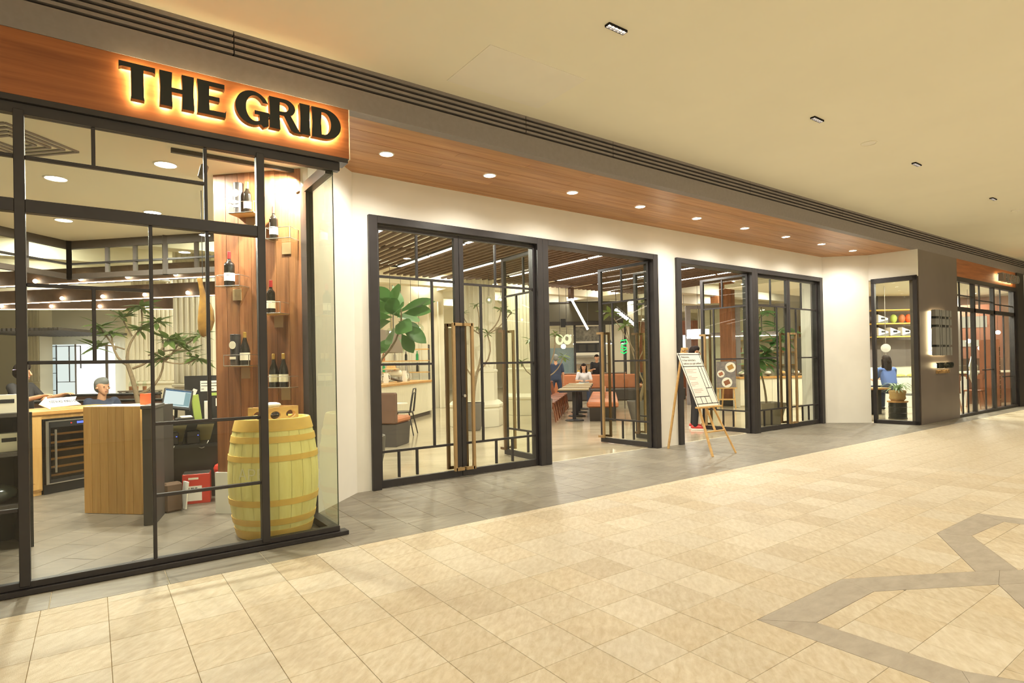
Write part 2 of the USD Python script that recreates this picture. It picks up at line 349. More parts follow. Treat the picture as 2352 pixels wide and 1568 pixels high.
# general corridor lighting: unseen lamp rows added further out over the walkway
for yy in (-4.6, -7.2):
    for k in range(6):
        t = thing('recessed_downlight', 'unseen round recessed downlight over the walkway, %s row, %s from the left' % ('nearer' if yy > -6 else 'farther', ('first', 'second', 'third', 'fourth', 'fifth', 'sixth')[k]), 'ceiling light', (-2.5 + 4.2 * k, yy, 3.835), group='unseen downlights over the walkway')
        obj('trim_ring', G().lathe([(0.11, 0), (0.11, -0.006), (0.1, -0.008), (0.095, -0.001)], 24), M_WHITE, t)
        disc_light(t, (0, 0, -0.012), CORR, 0.09)

# entrance downlights
ORD = ['first', 'second', 'third', 'fourth', 'fifth', 'sixth', 'seventh', 'eighth', 'ninth']
for k in range(9):
    t = thing('entrance_downlight', 'round glowing downlight in the wood soffit, %s from the left' % ORD[k], 'ceiling light', (2.393 + 1.2265 * k, 0.765, 3.46), group=None)
    obj('trim_ring', G().lathe([(0.075, 0), (0.075, -0.005), (0.065, -0.008), (0.06, -0.002)], 28), M_WHITE, t)
    obj('lens', G().lathe([(0.06, -0.0025), (0.0, -0.003)], 28), E_SPOT, t)
    spot(t, (0, 0, -0.05), DOWN, 80.0, r=0.04, soft=1.0)

# ------------------------------------------------------------------ entrance walls
W = thing('wall_front', 'cream plaster wall around the glass entrance doors', 'wall', kind='structure')
g = G().box(2.28, 1.47, 0, 2.465, 1.64, 3.6).box(2.465, 1.47, 3.02, 7.2, 1.64, 3.6).box(7.2, 1.47, 0, 7.66, 1.64, 3.6).box(7.66, 1.47, 3.02, 12.33, 1.64, 3.6).box(12.33, 1.47, 0, 12.42, 1.64, 3.6)
obj('plaster', g, M_PLASTER, W, smooth=False)
W = thing('wall_left', 'cream plaster splay wall left of the entrance doors', 'wall', kind='structure')
obj('plaster', G().prism(Polygon([(2.3, 1.47), (1.63, 0.80), (1.6, 0.86), (1.15, 1.33), (1.6, 1.7), (2.3, 1.64)]), 0, 3.6), M_PLASTER, W, smooth=False)
obj('white_base', G().prism(Polygon([(0.925, 1.50), (1.55, 0.875), (1.62, 0.95), (1.0, 1.57)]), 0, 0.385), M_WHITE, W, smooth=False, label='white box base under the wood panelling')
for k in range(7):
    a = np.array([0.95, 1.5]); b = np.array([1.58, 0.87]); p = a + (b - a) * (k / 7 + 0.002); q = a + (b - a) * ((k + 1) / 7 - 0.002); n_ = np.array([0.7071, 0.7071])
    obj('plank', G().prism(Polygon([p, q, q + n_ * 0.02, p + n_ * 0.02]), 0.386, 3.2), M_PANEL, W, smooth=False)
obj('panel_core', G().prism(Polygon([(0.965, 1.515), (1.595, 0.885), (1.62, 0.95), (1.0, 1.57)]), 0.386, 3.2), M_PANEL, W, smooth=False)
W = thing('wall_right', 'cream plaster splay wall with a narrow window right of the entrance doors', 'wall', kind='structure')
obj('plaster', G().prism(Polygon([(12.4, 1.47), (13.04, 0.84), (13.15, 0.95), (12.5, 1.6)]), 0, 3.6), M_PLASTER, W, smooth=False)
obj('head_plaster', G().prism(Polygon([(13.04, 0.84), (13.195, 0.002), (13.3, 0.002), (13.3, 0.95), (13.15, 0.95)]), 2.93, 3.6), M_PLASTER, W, smooth=False)
W = thing('wall_pillar', 'dark bronze clad pillar wall carrying the grid logo', 'wall', kind='structure')
obj('cladding', G().box(13.2, 0.0, 0, 15.27, 0.16, 3.46), M_DARKWALL, W, smooth=False)
W = thing('wall_end', 'plain cream wall of the next unit beyond the black post', 'wall', kind='structure')
obj('plaster', G().box(20.0, 0.0, 0, 30, 0.16, 3.46), M_PLASTER, W, smooth=False)
W = thing('wall_opposite', 'plain cream wall across the corridor behind the viewpoint', 'wall', kind='structure')
obj('plaster', G().box(-8, -9.2, 0, 30, -9, 3.95), M_PLASTER, W, smooth=False)
W = thing('wall_far_end', 'plain cream wall closing the corridor', 'wall', kind='structure')
obj('plaster', G().box(30, -9.2, 0, 30.2, 24, 4.6).box(-8.2, -9.2, 0, -8, 24, 4.6), M_PLASTER, W, smooth=False)

# ------------------------------------------------------------------ left shop window
win = thing('window_1', 'black steel shop window with an irregular grid of thin bars', 'window', kind='structure')
F0, F1 = 0.02, 0.085
def fr(name, x0, z0, x1, z1, y0=F0, y1=F1, parent=None, c=0.003): return obj(name, G().box(x0, y0, z0, x1, y1, z1, c), M_BLACK, parent or win, smooth=False)
fr('mullion', -0.378, 0.05, -0.325, 2.977); fr('mullion', 1.016, 0.05, 1.072, 2.977); fr('mullion', -2.1, 0.05, -2.04, 2.977)
fr('top_rail', -4, 2.95, 1.655, 3.017, 0.025); fr('middle_rail', -4, 2.345, -0.378, 2.425); fr('middle_rail', -0.325, 2.345, 1.016, 2.425)
fr('bottom_rail', -4, 0.035, 1.607, 0.075, 0.03); fr('sill', -4, 0.0, 1.67, 0.034, 0.0, 0.1)
T_ = 0.011
def thin(x0, z0, x1, z1):
    if x0 == x1: fr('thin_bar', x0 - T_, z0, x0 + T_, z1, 0.035, 0.07)
    else: fr('thin_bar', x0, z0 - T_, x1, z0 + T_, 0.036, 0.069)
for b in ((0.022, 2.69, 0.022, 2.95), (-0.325, 2.69, 0.676, 2.69), (0.676, 2.425, 0.676, 2.95), (0.333, 0.075, 0.333, 2.345), (-0.325, 1.9, 0.333, 1.9), (0.012, 1.418, 0.012, 1.9), (-0.325, 1.418, 0.333, 1.418),
          (0.68, 0.99, 0.68, 2.345), (0.333, 0.99, 1.016, 0.99), (0.333, 0.5, 1.016, 0.5), (-2.04, 2.69, -0.378, 2.69), (-2.04, 0.517, -0.378, 0.517)): thin(*b)
for x0, x1, z0, z1 in ((-2.04, -0.378, 2.425, 2.95), (-2.04, -0.378, 0.075, 2.345), (-0.325, 1.016, 2.425, 2.95), (-0.325, 1.016, 0.075, 2.345), (1.072, 1.603, 0.075, 2.95), (-4, -2.1, 0.075, 2.345), (-4, -2.1, 2.425, 2.95)):
    obj('pane', G().box(x0, 0.05, z0, x1, 0.056, z1), M_GLASS, win, smooth=False)
ret = thing('window_2', 'clear glass return at the corner of the left shop window', 'window', kind='structure')
obj('pane', G().box(1.597, 0.06, 0.06, 1.605, 0.66, 2.95), M_GLASS, ret, smooth=False)
obj('bottom_rail', G().box(1.545, 0.085, 0, 1.625, 0.68, 0.058), M_BLACK, ret, smooth=False)
obj('top_rail', G().box(1.555, 0.085, 2.93, 1.62, 0.68, 3.017), M_BLACK, ret, smooth=False)
obj('end_post', G().box(1.565, 0.66, 0, 1.63, 0.83, 3.0), M_BLACK, ret, smooth=False)
obj('glass_edge', G().box(1.6, 0.05, 0.06, 1.606, 0.06, 2.95), mat('glass_edge', (96, 104, 92), 0.2), ret, smooth=False)

# ------------------------------------------------------------------ glass double doors
LEFT = dict(h=[(0, 1, 2.36), (0, 0.69, 1.375), (0, 1, 0.40)], v=[(0.49, 2.36, 2.885), (0.69, 0.40, 2.36), (0.215, 0.085, 0.40), (0.45, 0.085, 0.40)])
RIGHT = dict(h=[(0, 1, 2.345), (0.24, 1, 1.37), (0, 1, 0.40)], v=[(0.45, 2.345, 2.885), (0.24, 0.40, 2.345), (0.42, 0.085, 0.40), (0.655, 0.085, 0.40)])
def make_leaf(door, w, kind, hinge, ang):
    """leaf drawn from x=0..w with its hinge at x=0 (left kind) or x=w (right kind), turned by ang about the hinge"""
    T = tr(hinge[0], hinge[1], 0) @ rz(ang) @ (tr(0, 0, 0) if kind == 'L' else tr(-w, 0, 0))
    P = LEFT if kind == 'L' else RIGHT
    hs, fs = (0.035, 0.06); a, b = (hs, w - fs) if kind == 'L' else (fs, w - hs)
    g = G().box(0, -0.025, 0.008, a, 0.025, 2.925, T=T).box(b, -0.025, 0.008, w, 0.025, 2.925, T=T).box(a, -0.025, 2.885, b, 0.025, 2.925, T=T).box(a, -0.025, 0.008, b, 0.025, 0.085, T=T)
    lf = obj('leaf', g, M_BLACK, door, smooth=False)
    for x0, x1, z in P['h']: obj('glazing_bar', G().box(a + (b - a) * x0, -0.014, z - 0.013, a + (b - a) * x1, 0.014, z + 0.013, T=T), M_BLACK, lf, smooth=False)
    for x, z0, z1 in P['v']: obj('glazing_bar', G().cb(a + (b - a) * x, 0, (z0 + z1) / 2, 0.024, 0.029, z1 - z0 - 0.026, T=T), M_BLACK, lf, smooth=False)
    obj('pane', G().box(a - 0.005, -0.003, 0.08, b + 0.005, 0.003, 2.89, T=T), M_GLASS, lf, smooth=False)
    s = 1 if kind == 'L' else -1; xf = w if kind == 'L' else 0
    for side, m in ((-1, M_BRASS), (1, M_BRONZE)):
        y = side * 0.085; xb = xf - s * 0.125
        h = G().cb(xb, y, 0.975, 0.036, 0.036, 1.77, 0.002, T)
        for z in (1.842, 0.108): h.box(min(xb, xf - s * 0.012), y - 0.018, z - 0.018, max(xb, xf - s * 0.012), y + 0.018, z + 0.018, T=T).cb(xf - s * 0.03, y / 2 + side * 0.01, z, 0.03, abs(y) - 0.02, 0.03, T=T)
        obj('handle', h, m, lf, smooth=False, label='tall square brass pull handle')
    return lf
def make_door(n, x0, x1, split, angL, angR, label, post_l, post_r):
    d = thing('door_%d' % n, label, 'door', kind='structure')
    obj('frame', G().box(post_l, 1.425, 0, x0, 1.63, 3.02, 0.004).box(x1, 1.425, 0, post_r, 1.63, 3.02, 0.004).box(x0, 1.425, 2.935, x1, 1.63, 3.02, 0.004), M_BLACK, d, smooth=False)
    make_leaf(d, split - x0 - 0.006, 'L', (x0 + 0.002, 1.515), angL); make_leaf(d, x1 - split - 0.006, 'R', (x1 - 0.002, 1.515), angR)
    return d
d1 = make_door(1, 2.565, 4.80, 3.63, 0, 0, 'closed glass double door with brass handles, leftmost of the four', 2.465, 4.89)
obj('lock', G().lathe([(0.0, -0.03), (0.018, -0.03), (0.018, -0.024), (0.02, 0)], 16, T=tr(3.665, 1.49, 0.98) @ rx(-math.pi / 2)), M_STEEL, d1)
make_door(2, 4.985, 7.09, 6.04, math.radians(88), math.radians(-86), 'open glass double door with the dining tables visible through it', 4.89, 7.2)
make_door(3, 7.765, 9.77, 8.77, math.radians(86), math.radians(-88), 'open glass double door right behind the wooden easel', 7.66, 9.865)
make_door(4, 9.955, 12.22, 11.1, 0, 0, 'closed glass double door before the planter tree, rightmost of the four', 9.865, 12.335)
# ------------------------------------------------------------------ shared builders
M_WOODL = mat('light_oak', (222, 178, 108), 0.45, scale=2.5, stretch=(7, 7, 0.6), c2=(202, 154, 86), rnd=0.16)
M_WOODT = mat('oak_top', (212, 164, 98), 0.4, scale=2.5, stretch=(1, 7, 7), rotz=-0.57, c2=(188, 138, 76), rnd=0.06)
M_PINE = mat('pine', (224, 184, 120), 0.55, scale=4, stretch=(2, 2, 5), c2=(206, 160, 98))
M_DKWOOD = mat('timber_beam', (112, 84, 62), 0.6, scale=2, stretch=(4, 4, 4), c2=(92, 66, 48))
M_CHAIRW = mat('chair_wood', (142, 84, 52), 0.4, scale=5, c2=(112, 62, 36))
M_LEATHER = mat('tan_leather', (186, 116, 76), 0.5, var=0.08, scale=6)
M_BROWN = mat('brown_upholstery', (104, 74, 56), 0.6, var=0.08, scale=6)
M_CHAR = mat('charcoal_panel', (66, 60, 56), 0.5, var=0.06, scale=5)
M_POT = mat('grey_pot', (112, 106, 98), 0.65, var=0.08, scale=9)
M_SOIL = mat('soil', (58, 44, 34), 0.9, var=0.2, scale=40)
M_BARK = mat('bark', (142, 124, 96), 0.8, var=0.2, scale=30)
M_LEAFF = leafmat('fiddle_leaf', (96, 138, 78)); M_LEAFP = leafmat('plumeria_leaf', (104, 126, 66))
M_LEAFS = leafmat('spider_leaf', (128, 158, 104))
M_SKIN = mat('skin', (202, 152, 118), 0.55); M_HAIR = mat('dark_hair', (40, 32, 28), 0.85, spec=0.2); M_CLB = mat('black_cloth', (38, 36, 38), 0.8); M_CLN = mat('navy_cloth', (52, 62, 84), 0.8)
M_CLW = mat('pale_cloth', (206, 204, 206), 0.8); M_CLBL = mat('blue_cloth', (92, 118, 178), 0.8); M_RED = mat('red_shoe', (190, 58, 48), 0.6); M_GREYH = mat('grey_hair', (120, 122, 118), 0.6)
M_PAPER = mat('paper', (244, 240, 230), 0.7); M_INK = mat('ink', (40, 38, 38), 0.7); M_REDP = mat('red_plastic', (206, 60, 44), 0.4); M_GREEN = mat('green_plastic', (40, 178, 110), 0.4)
M_LIME = mat('lime_card', (178, 200, 96), 0.6); M_ORANGE = mat('orange_card', (240, 104, 56), 0.6); M_BLKP = mat('black_plastic', (30, 29, 30), 0.4)
M_BOTTLE = mat('dark_bottle_glass', (26, 22, 18), 0.08, spec=0.8); M_LABEL = mat('bottle_label', (240, 232, 210), 0.6); M_CAPR = mat('red_foil', (168, 44, 44), 0.35); M_CAPG = mat('gold_foil', (198, 158, 82), 0.35, metal=0.5)

def leaf_mesh(L, Wd, droop=0.15, fold=0.12, n=4, shape=0.55):
    """blade along +x, from the stalk end at the origin"""
    v = []; f = []
    for i in range(n + 1):
        t = i / n; w = Wd / 2 * (math.sin(math.pi * min(1, t ** shape)) ** 0.8 if 0 < t < 1 else 0.02); z = -droop * L * t * t
        v += [(L * t, -w, z + fold * w), (L * t, 0, z), (L * t, w, z + fold * w)]
    for i in range(n):
        a = 3 * i
        for k in (0, 1): f += [[a + k, a + 3 + k, a + 4 + k], [a + k, a + 4 + k, a + 1 + k]]
    return np.array(v), np.array(f)
def orient(d, roll=0.0):
    d = np.array(d, float); d /= np.linalg.norm(d); a = np.cross((0, 0, 1.0), d)
    a = a / np.linalg.norm(a) if np.linalg.norm(a) > 1e-3 else np.array([0, 1.0, 0]); b = np.cross(d, a)
    T = np.eye(4); T[:3, 0] = d; T[:3, 1] = a; T[:3, 2] = b
    return T @ rx(roll)
def leaves(t, tips, rnd, count, L, Wd, m, droop=0.15, elev=(-0.3, 0.7), shape=0.55, fold=0.2):
    for (x, y, z) in tips:
        a0 = rnd.random() * 6.28
        for k in range(count):
            a = a0 + k * 6.283 / count + rnd.uniform(-0.3, 0.3); e = rnd.uniform(*elev); s = rnd.uniform(0.7, 1.15)
            T = tr(x, y, z + rnd.uniform(-0.03, 0.03)) @ orient((math.cos(a) * math.cos(e), math.sin(a) * math.cos(e), math.sin(e)), rnd.uniform(-0.5, 0.5))
            v, f = leaf_mesh(L * s, Wd * s, droop, fold, 4, shape); obj('leaf', G().add(v, f, T), m, t, smooth=60)
def branch(g, pts, r0, r1, n=7): g.tube(pts, np.linspace(r0, r1, len(pts)), n)

def bez(a, b, c, n=6):
    a, b, c = map(lambda q: np.array(q, float), (a, b, c)); t = np.linspace(0, 1, n)[:, None]
    return (1 - t) ** 2 * a + 2 * t * (1 - t) * b + t * t * c

MAN = manifold3d.Manifold
def sph(p, r, n=14): return MAN.sphere(r, n).translate(tuple(map(float, p)))
def chain(pts, rs, n=14):
    m = None
    for i in range(len(pts) - 1):
        h = MAN.batch_hull([sph(pts[i], rs[i], n), sph(pts[i + 1], rs[i + 1], n)]); m = h if m is None else m + h
    return m
def smoothed(m, L=0.03, it=8):
    q = m.refine_to_length(L).to_mesh(); t = trimesh.Trimesh(q.vert_properties[:, :3], q.tri_verts, process=True)
    trimesh.smoothing.filter_taubin(t, iterations=it); return G().add(t.vertices, t.faces)
def hand(w, d, palm_n, s=1.0):
    """a palm with four bent fingers and a thumb: w wrist, d direction, palm_n palm normal"""
    w, d, nn = (np.array(q, float) for q in (w, d, palm_n)); d /= np.linalg.norm(d); a = np.cross(nn, d); a /= np.linalg.norm(a); nn = np.cross(d, a)
    m = MAN.batch_hull([sph(w, 0.022 * s), sph(w + d * 0.08 * s + a * 0.03 * s, 0.013 * s), sph(w + d * 0.08 * s - a * 0.03 * s, 0.013 * s)])
    for k, L in enumerate((0.066, 0.075, 0.07, 0.055)):
        b = w + d * 0.085 * s + a * (0.03 - 0.02 * k) * s; p = b + d * L * 0.55 * s - nn * 0.01 * s; q = p + d * L * 0.4 * s - nn * 0.025 * s
        m = m + chain([b, p, q], [0.0095 * s, 0.0088 * s, 0.0075 * s], 8)
    b = w + d * 0.03 * s + a * 0.025 * s
    return m + chain([b, b + d * 0.035 * s + a * 0.03 * s, b + d * 0.065 * s + a * 0.035 * s - nn * 0.012 * s], [0.012 * s, 0.0105 * s, 0.009 * s], 8)
def person(name, label, loc, rotz, top, legs, hair, shoes, pose='stand', h=1.68, hair_len=0.0, arms='down', lower=True, look=(0, 0), sit=0.45, group=None):
    """faces +y in its own frame; top, legs, hair, shoes are materials"""
    t = thing(name, label, 'person', loc, rotz, group); k = h / 1.68
    hip = sit + 0.09 if pose == 'sit' else 0.9 * k
    lean = 0.10 if arms == 'table' else 0.02
    sh = hip + 0.47 * k; neck = np.array([0, lean, sh + 0.07 * k]); head = np.array([0, lean + 0.03 + look[1], sh + 0.215 * k])
    P = {}
    for s in (-1, 1):
        S = np.array([s * 0.185 * k, lean, sh])
        if arms == 'down': E_ = S + [s * 0.05, -0.02, -0.29 * k]; H = E_ + [0, 0.06, -0.25 * k]
        elif arms == 'table': E_ = S + [s * 0.07, 0.10, -0.26 * k]; H = E_ + [-s * 0.12, 0.22, 0.02]
        elif arms == 'work': E_ = S + [s * 0.05, 0.04, -0.28 * k]; H = E_ + [-s * 0.06, 0.23, 0.05]
        else: E_ = S + [s * 0.06, 0.12, -0.2 * k]; H = E_ + [s * -0.02, 0.24, 0.06]
        P[s] = (S, E_, H)
        Hp = np.array([s * 0.09 * k, 0, hip])
        if pose == 'sit': K = Hp + [s * 0.05, 0.42 * k, 0.02]; A = K + [0, 0.02, -(K[2] - 0.09)]
        else: K = Hp + [s * (0.02 if pose == 'stand' else 0.06), 0.03, -0.41 * k]; A = np.array([s * (0.11 if pose == 'stand' else 0.19), 0.0, 0.085])
        P[s] += (Hp, K, A)
    body = chain([neck - [0, 0.01, 0.05], neck + [0, 0.02, 0.06]], [0.058 * k, 0.052 * k])
    skull = MAN.batch_hull([sph(head + [0, -0.015, 0.035 * k], 0.088 * k), sph(head + [0, 0.02, -0.055 * k], 0.058 * k), sph(head + [0, 0.035, -0.09 * k], 0.034 * k)])
    nose = MAN.batch_hull([sph(head + [0, 0.088 * k, 0.005], 0.009), sph(head + [0, 0.104 * k, -0.03], 0.013)])
    body = body + skull + nose + sph(head + [0.086 * k, 0, -0.015], 0.02, 8) + sph(head + [-0.086 * k, 0, -0.015], 0.02, 8)
    torso = MAN.batch_hull([sph((s * 0.15 * k, lean, sh - 0.02), 0.062 * k) for s in (-1, 1)] + [sph((s * 0.085 * k, 0.02, hip + 0.12), 0.098 * k) for s in (-1, 1)] + [sph((0, lean + 0.05, sh - 0.14), 0.09 * k)])
    pel = MAN.batch_hull([sph((s * 0.08 * k, 0, hip), 0.105 * k) for s in (-1, 1)] + [sph((s * 0.08 * k, 0.01, hip + 0.1), 0.098 * k) for s in (-1, 1)])
    for s in (-1, 1):
        S, E_, H = P[s][:3]; d = (H - E_) / np.linalg.norm(H - E_)
        body = body + chain([S, E_, H], [0.05 * k, 0.04 * k, 0.027 * k]) + hand(H, d, (0, 0, 1) if arms != 'down' else (-s, 0, 0), k)
    full = body + torso.scale((0.97, 0.97, 1)) if False else body + chain([neck - [0, 0.01, 0.05], (0, 0.01, hip)], [0.05 * k, 0.05 * k])
    if lower:
        for s in (-1, 1): full = full + chain(P[s][3:], [0.07 * k, 0.05 * k, 0.036 * k])
    obj('body', smoothed(full, 0.022, 6), M_SKIN, t, smooth=True)
    shirt = torso
    for s in (-1, 1): S, E_, H = P[s][:3]; shirt = shirt + chain([S * [0.92, 1, 1], S, S + (E_ - S) * 0.75], [0.066 * k, 0.066 * k, 0.056 * k])
    obj('shirt', smoothed(shirt, 0.035, 8), top, t, smooth=True)
    if lower:
        tr_ = pel
        for s in (-1, 1): tr_ = tr_ + chain(P[s][3:], [0.093 * k, 0.068 * k, 0.056 * k])
        obj('trousers', smoothed(tr_, 0.04, 8), legs, t, smooth=True)
        for s in (-1, 1):
            A = P[s][5]; g = G().tm(MAN.batch_hull([sph(A + [0, -0.04, -0.035], 0.042), sph(A + [s * 0.01, 0.05, -0.04], 0.04), sph(A + [s * 0.02, 0.145, -0.052], 0.03)]))
            so = obj('shoe', g, shoes, t, smooth=True)
            obj('sole', G().prism(MultiPolygon([]) if False else union_all([Point(*(A + [0, -0.04, 0])[:2]).buffer(0.044), Point(*(A + [s * 0.02, 0.145, 0])[:2]).buffer(0.038)]).convex_hull, 0.0, 0.024), M_PAPER, so, smooth=False)
    hm = MAN.batch_hull([sph(head + [0, -0.03, 0.05 * k], 0.094 * k), sph(head + [0, -0.05, -0.01 * k], 0.082 * k), sph(head + [0, 0.028, 0.085 * k], 0.06 * k)])
    if hair_len: hm = hm + MAN.batch_hull([sph(head + [0.05, -0.05, 0.0], 0.055 * k), sph(head + [-0.05, -0.05, 0.0], 0.055 * k), sph(head + [0.05, -0.07, -hair_len], 0.04), sph(head + [-0.05, -0.07, -hair_len], 0.04)])
    if hair_len:
        for s in (-1, 1): hm = hm + chain([head + [s * 0.082, 0.0, 0.03], head + [s * 0.088, -0.01, -hair_len * 0.8]], [0.03, 0.026])
    obj('hair', smoothed(hm, 0.03, 4), hair, t, smooth=True)
    fc = G()
    for s in (-1, 1): fc.ball(head + [s * 0.032, 0.082 * k, 0.005], 0.0095, (1, 0.6, 0.7), 1)
    obj('eyes', fc, M_INK, t); obj('mouth', G().ball(head + [0, 0.078 * k, -0.062], 0.02, (1, 0.35, 0.25), 1), mat('lip', (160, 90, 80), 0.5) if not stage.GetPrimAtPath('/World/Looks/lip') else '/World/Looks/lip', t)
    return t

def bottle(name, label, loc, cap=M_CAPR, label_w=True, h=0.31, r=0.038, group=None, kind='bordeaux', cat='bottle'):
    t = thing(name, label, cat, loc, 0, group); s = h / 0.31
    if kind == 'bordeaux': pr_ = [(0, 0.004), (r * 0.85, 0), (r, 0.006), (r, 0.185 * s), (r * 0.93, 0.203 * s), (0.017, 0.228 * s), (0.0145, 0.24 * s), (0.0145, 0.30 * s), (0, 0.30 * s)]
    else: pr_ = [(0, 0.004), (r * 0.85, 0), (r, 0.006), (r, 0.14 * s), (r * 0.85, 0.175 * s), (r * 0.5, 0.22 * s), (0.016, 0.25 * s), (0.0145, 0.30 * s), (0, 0.30 * s)]
    obj('glass_body', G().lathe(pr_, 20), M_BOTTLE, t, smooth=40)
    obj('foil_cap', G().lathe([(0.0158, 0.245 * s), (0.0158, 0.308 * s), (0.014, 0.31 * s), (0, 0.31 * s)], 16), cap, t, smooth=40)
    obj('paper_label', G().lathe([(r + 0.0006, 0.05 * s), (r + 0.0006, 0.12 * s)], 20), M_LABEL, t, smooth=True)
    return t
def text_g(txt, h, depth, T, bold=False):
    return G().tm(meshkit.text_mesh(txt, h, depth, bold), T)
# ------------------------------------------------------------------ THE GRID letters
def poly(*p): return Polygon(p)
def ell(cx, cy, a, b, n=48): return Polygon([(cx + a * math.cos(k * 2 * math.pi / n), cy + b * math.sin(k * 2 * math.pi / n)) for k in range(n)])
LET = {}
LET['T'] = union_all([poly((0, 0.83), (0.0, 1.0), (0.87, 1.0), (0.87, 0.83), (0.80, 0.86), (0.07, 0.86)), poly((0.27, 0), (0.60, 0), (0.58, 0.12), (0.585, 0.9), (0.285, 0.9), (0.29, 0.12))])
LET['H'] = union_all([poly((0, 0), (0.32, 0), (0.30, 0.5), (0.32, 1), (0, 1), (0.02, 0.5)), poly((0.56, 0), (0.88, 0), (0.86, 0.5), (0.88, 1), (0.56, 1), (0.58, 0.5)), sbox(0.25, 0.43, 0.62, 0.56)])
LET['E'] = union_all([poly((0, 0), (0.33, 0), (0.31, 0.5), (0.33, 1), (0, 1), (0.02, 0.5)), poly((0.2, 0.86), (0.72, 0.86), (0.74, 0.82), (0.74, 1), (0.2, 1)), sbox(0.25, 0.44, 0.60, 0.57), poly((0.2, 0), (0.76, 0), (0.78, 0.22), (0.74, 0.15), (0.2, 0.14))])
_g = ell(0.5, 0.5, 0.5, 0.53).difference(ell(0.57, 0.5, 0.27, 0.40)).difference(poly((0.66, 0.42), (1.2, 0.42), (1.2, 0.72), (0.80, 0.72), (0.72, 0.60)))
LET['G'] = union_all([_g, poly((0.55, 0.32), (1.0, 0.32), (1.0, 0.40), (0.96, 0.44), (0.55, 0.44)), poly((0.70, 0.40), (0.70, 0.06), (0.82, -0.06), (0.96, 0.02), (0.96, 0.42))])
LET['R'] = union_all([poly((0, 0), (0.33, 0), (0.31, 0.5), (0.33, 1), (0, 1), (0.02, 0.5)), union_all([ell(0.48, 0.73, 0.32, 0.27), sbox(0.2, 0.46, 0.48, 1.0)]).difference(ell(0.42, 0.73, 0.17, 0.145)).difference(sbox(0.30, 0.585, 0.42, 0.875)), poly((0.42, 0.50), (0.66, 0.50), (0.92, 0.06), (1.02, -0.02), (0.78, -0.02), (0.66, 0.04))])
LET['I'] = poly((0, 0), (0.33, 0), (0.31, 0.5), (0.33, 1), (0, 1), (0.02, 0.5))
LET['D'] = union_all([poly((0, 0), (0.33, 0), (0.31, 0.5), (0.33, 1), (0, 1), (0.02, 0.5)), union_all([ell(0.42, 0.5, 0.56, 0.5), sbox(0.2, 0, 0.42, 1)]).intersection(sbox(0.15, 0, 1, 1)).difference(ell(0.40, 0.5, 0.24, 0.37)).difference(sbox(0.31, 0.13, 0.40, 0.87))])
M_SIGN = mat('sign_green_black', (28, 34, 30), 0.4)
M_SIGNF = mat('sign_grey_face', (150, 150, 144), 0.4, metal=0.4)
def grid_sign(label, x0, z0, hgt, face, y=0.004, xs=None, dep=0.05, gap=0.028, cat='sign', name='shop_sign', halo=E_HALO):
    t = thing(name, label, cat, (x0, y, z0))
    X = (0.0, 0.228, 0.454, 0.698, 0.93, 1.152, 1.242) if xs is None else xs; k = hgt / 0.235; T = rx(math.pi / 2)
    for ch, dx in zip('THEGRID', X):
        p = affinity.scale(LET[ch], hgt * (1.0 if ch != 'D' else 1.0), hgt, origin=(0, 0)); p = affinity.translate(p, dx * k, 0)
        o = obj('letter', G().prism(p, gap, gap + dep, T), face, t, smooth=False, label='letter ' + ch)
        obj('halo_light', G().prism(p.buffer(-0.012 * k), gap - 0.004, gap - 0.001, T), halo, o, smooth=False)
    return t
grid_sign('large backlit dark THE GRID letters on the left wood fascia', 0.163, 3.15, 0.235, M_SIGN)

# ------------------------------------------------------------------ shop ceiling, clerestory, lamps behind the left window
sc = thing('ceiling', 'cream plaster ceiling of the shop behind the left window', 'ceiling', kind='structure')
SHC = Polygon([(-4, 0.15), (1.62, 0.15), (1.62, 0.9), (2.25, 1.6), (2.25, 3.18), (-0.25, 5.68), (-4, 1.93)])
obj('slab', G().prism(SHC, 3.2, 3.3), M_CEIL, sc, smooth=False)
M_CLER = mat('band_bronze', (72, 62, 54), 0.5)
cl = thing('window_3', 'dark framed glazed band hanging from the shop ceiling edge', 'window', kind='structure')
for s, L in ((1, 3.5), (-1, 4.5)):
    d = np.array([0.7071, -0.7071, 0]) if s == 1 else np.array([-0.7071, -0.7071, 0]); o = np.array([-0.25, 5.68, 0])
    P = lambda a, z: o + d * a + [0, 0, z]
    for z, h_ in ((3.145, 0.11), (2.705, 0.07), (2.88, 0.022)): obj('rail', G().bar(P(0, z), P(L, z), 0.06, h_), M_BLACK if h_ < 0.05 else M_CLER, cl, smooth=False)
    for a, w in ((0.0, 0.16), (0.62, 0.025), (1.06, 0.025), (1.52, 0.12), (2.0, 0.025), (2.5, 0.025), (3.0, 0.09)): obj('post', G().bar(P(a, 2.67), P(a, 3.2), w, 0.06), M_CLER, cl, smooth=False)
    obj('pane', G().bar(P(0.05, 2.93), P(L, 2.93), 0.006, 0.42), M_GLASS, cl, smooth=False)
for k, (x, y, w) in enumerate(((0.554, 1.40, 'nearest on the right'), (-0.26, 2.37, 'nearest on the left'), (-0.26, 4.24, 'farther on the left'), (0.59, 3.30, 'farther on the right'))):
    t = thing('shop_downlight', 'round shop ceiling downlight, %s behind the left window' % w, 'ceiling light', (x, y, 3.2))
    obj('trim_ring', G().lathe([(0.1, 0), (0.1, -0.005), (0.088, -0.008), (0.085, -0.002)], 28), M_WHITE, t); obj('lens', G().lathe([(0.085, -0.003), (0, -0.004)], 28), E_WARM, t)
    disc_light(t, (0, 0, -0.012), SHOPL, 0.08)
t = thing('air_diffuser', 'square slatted air diffuser in the shop ceiling', 'air vent', (-0.5, 1.42, 3.2), 0.785)
g = G()
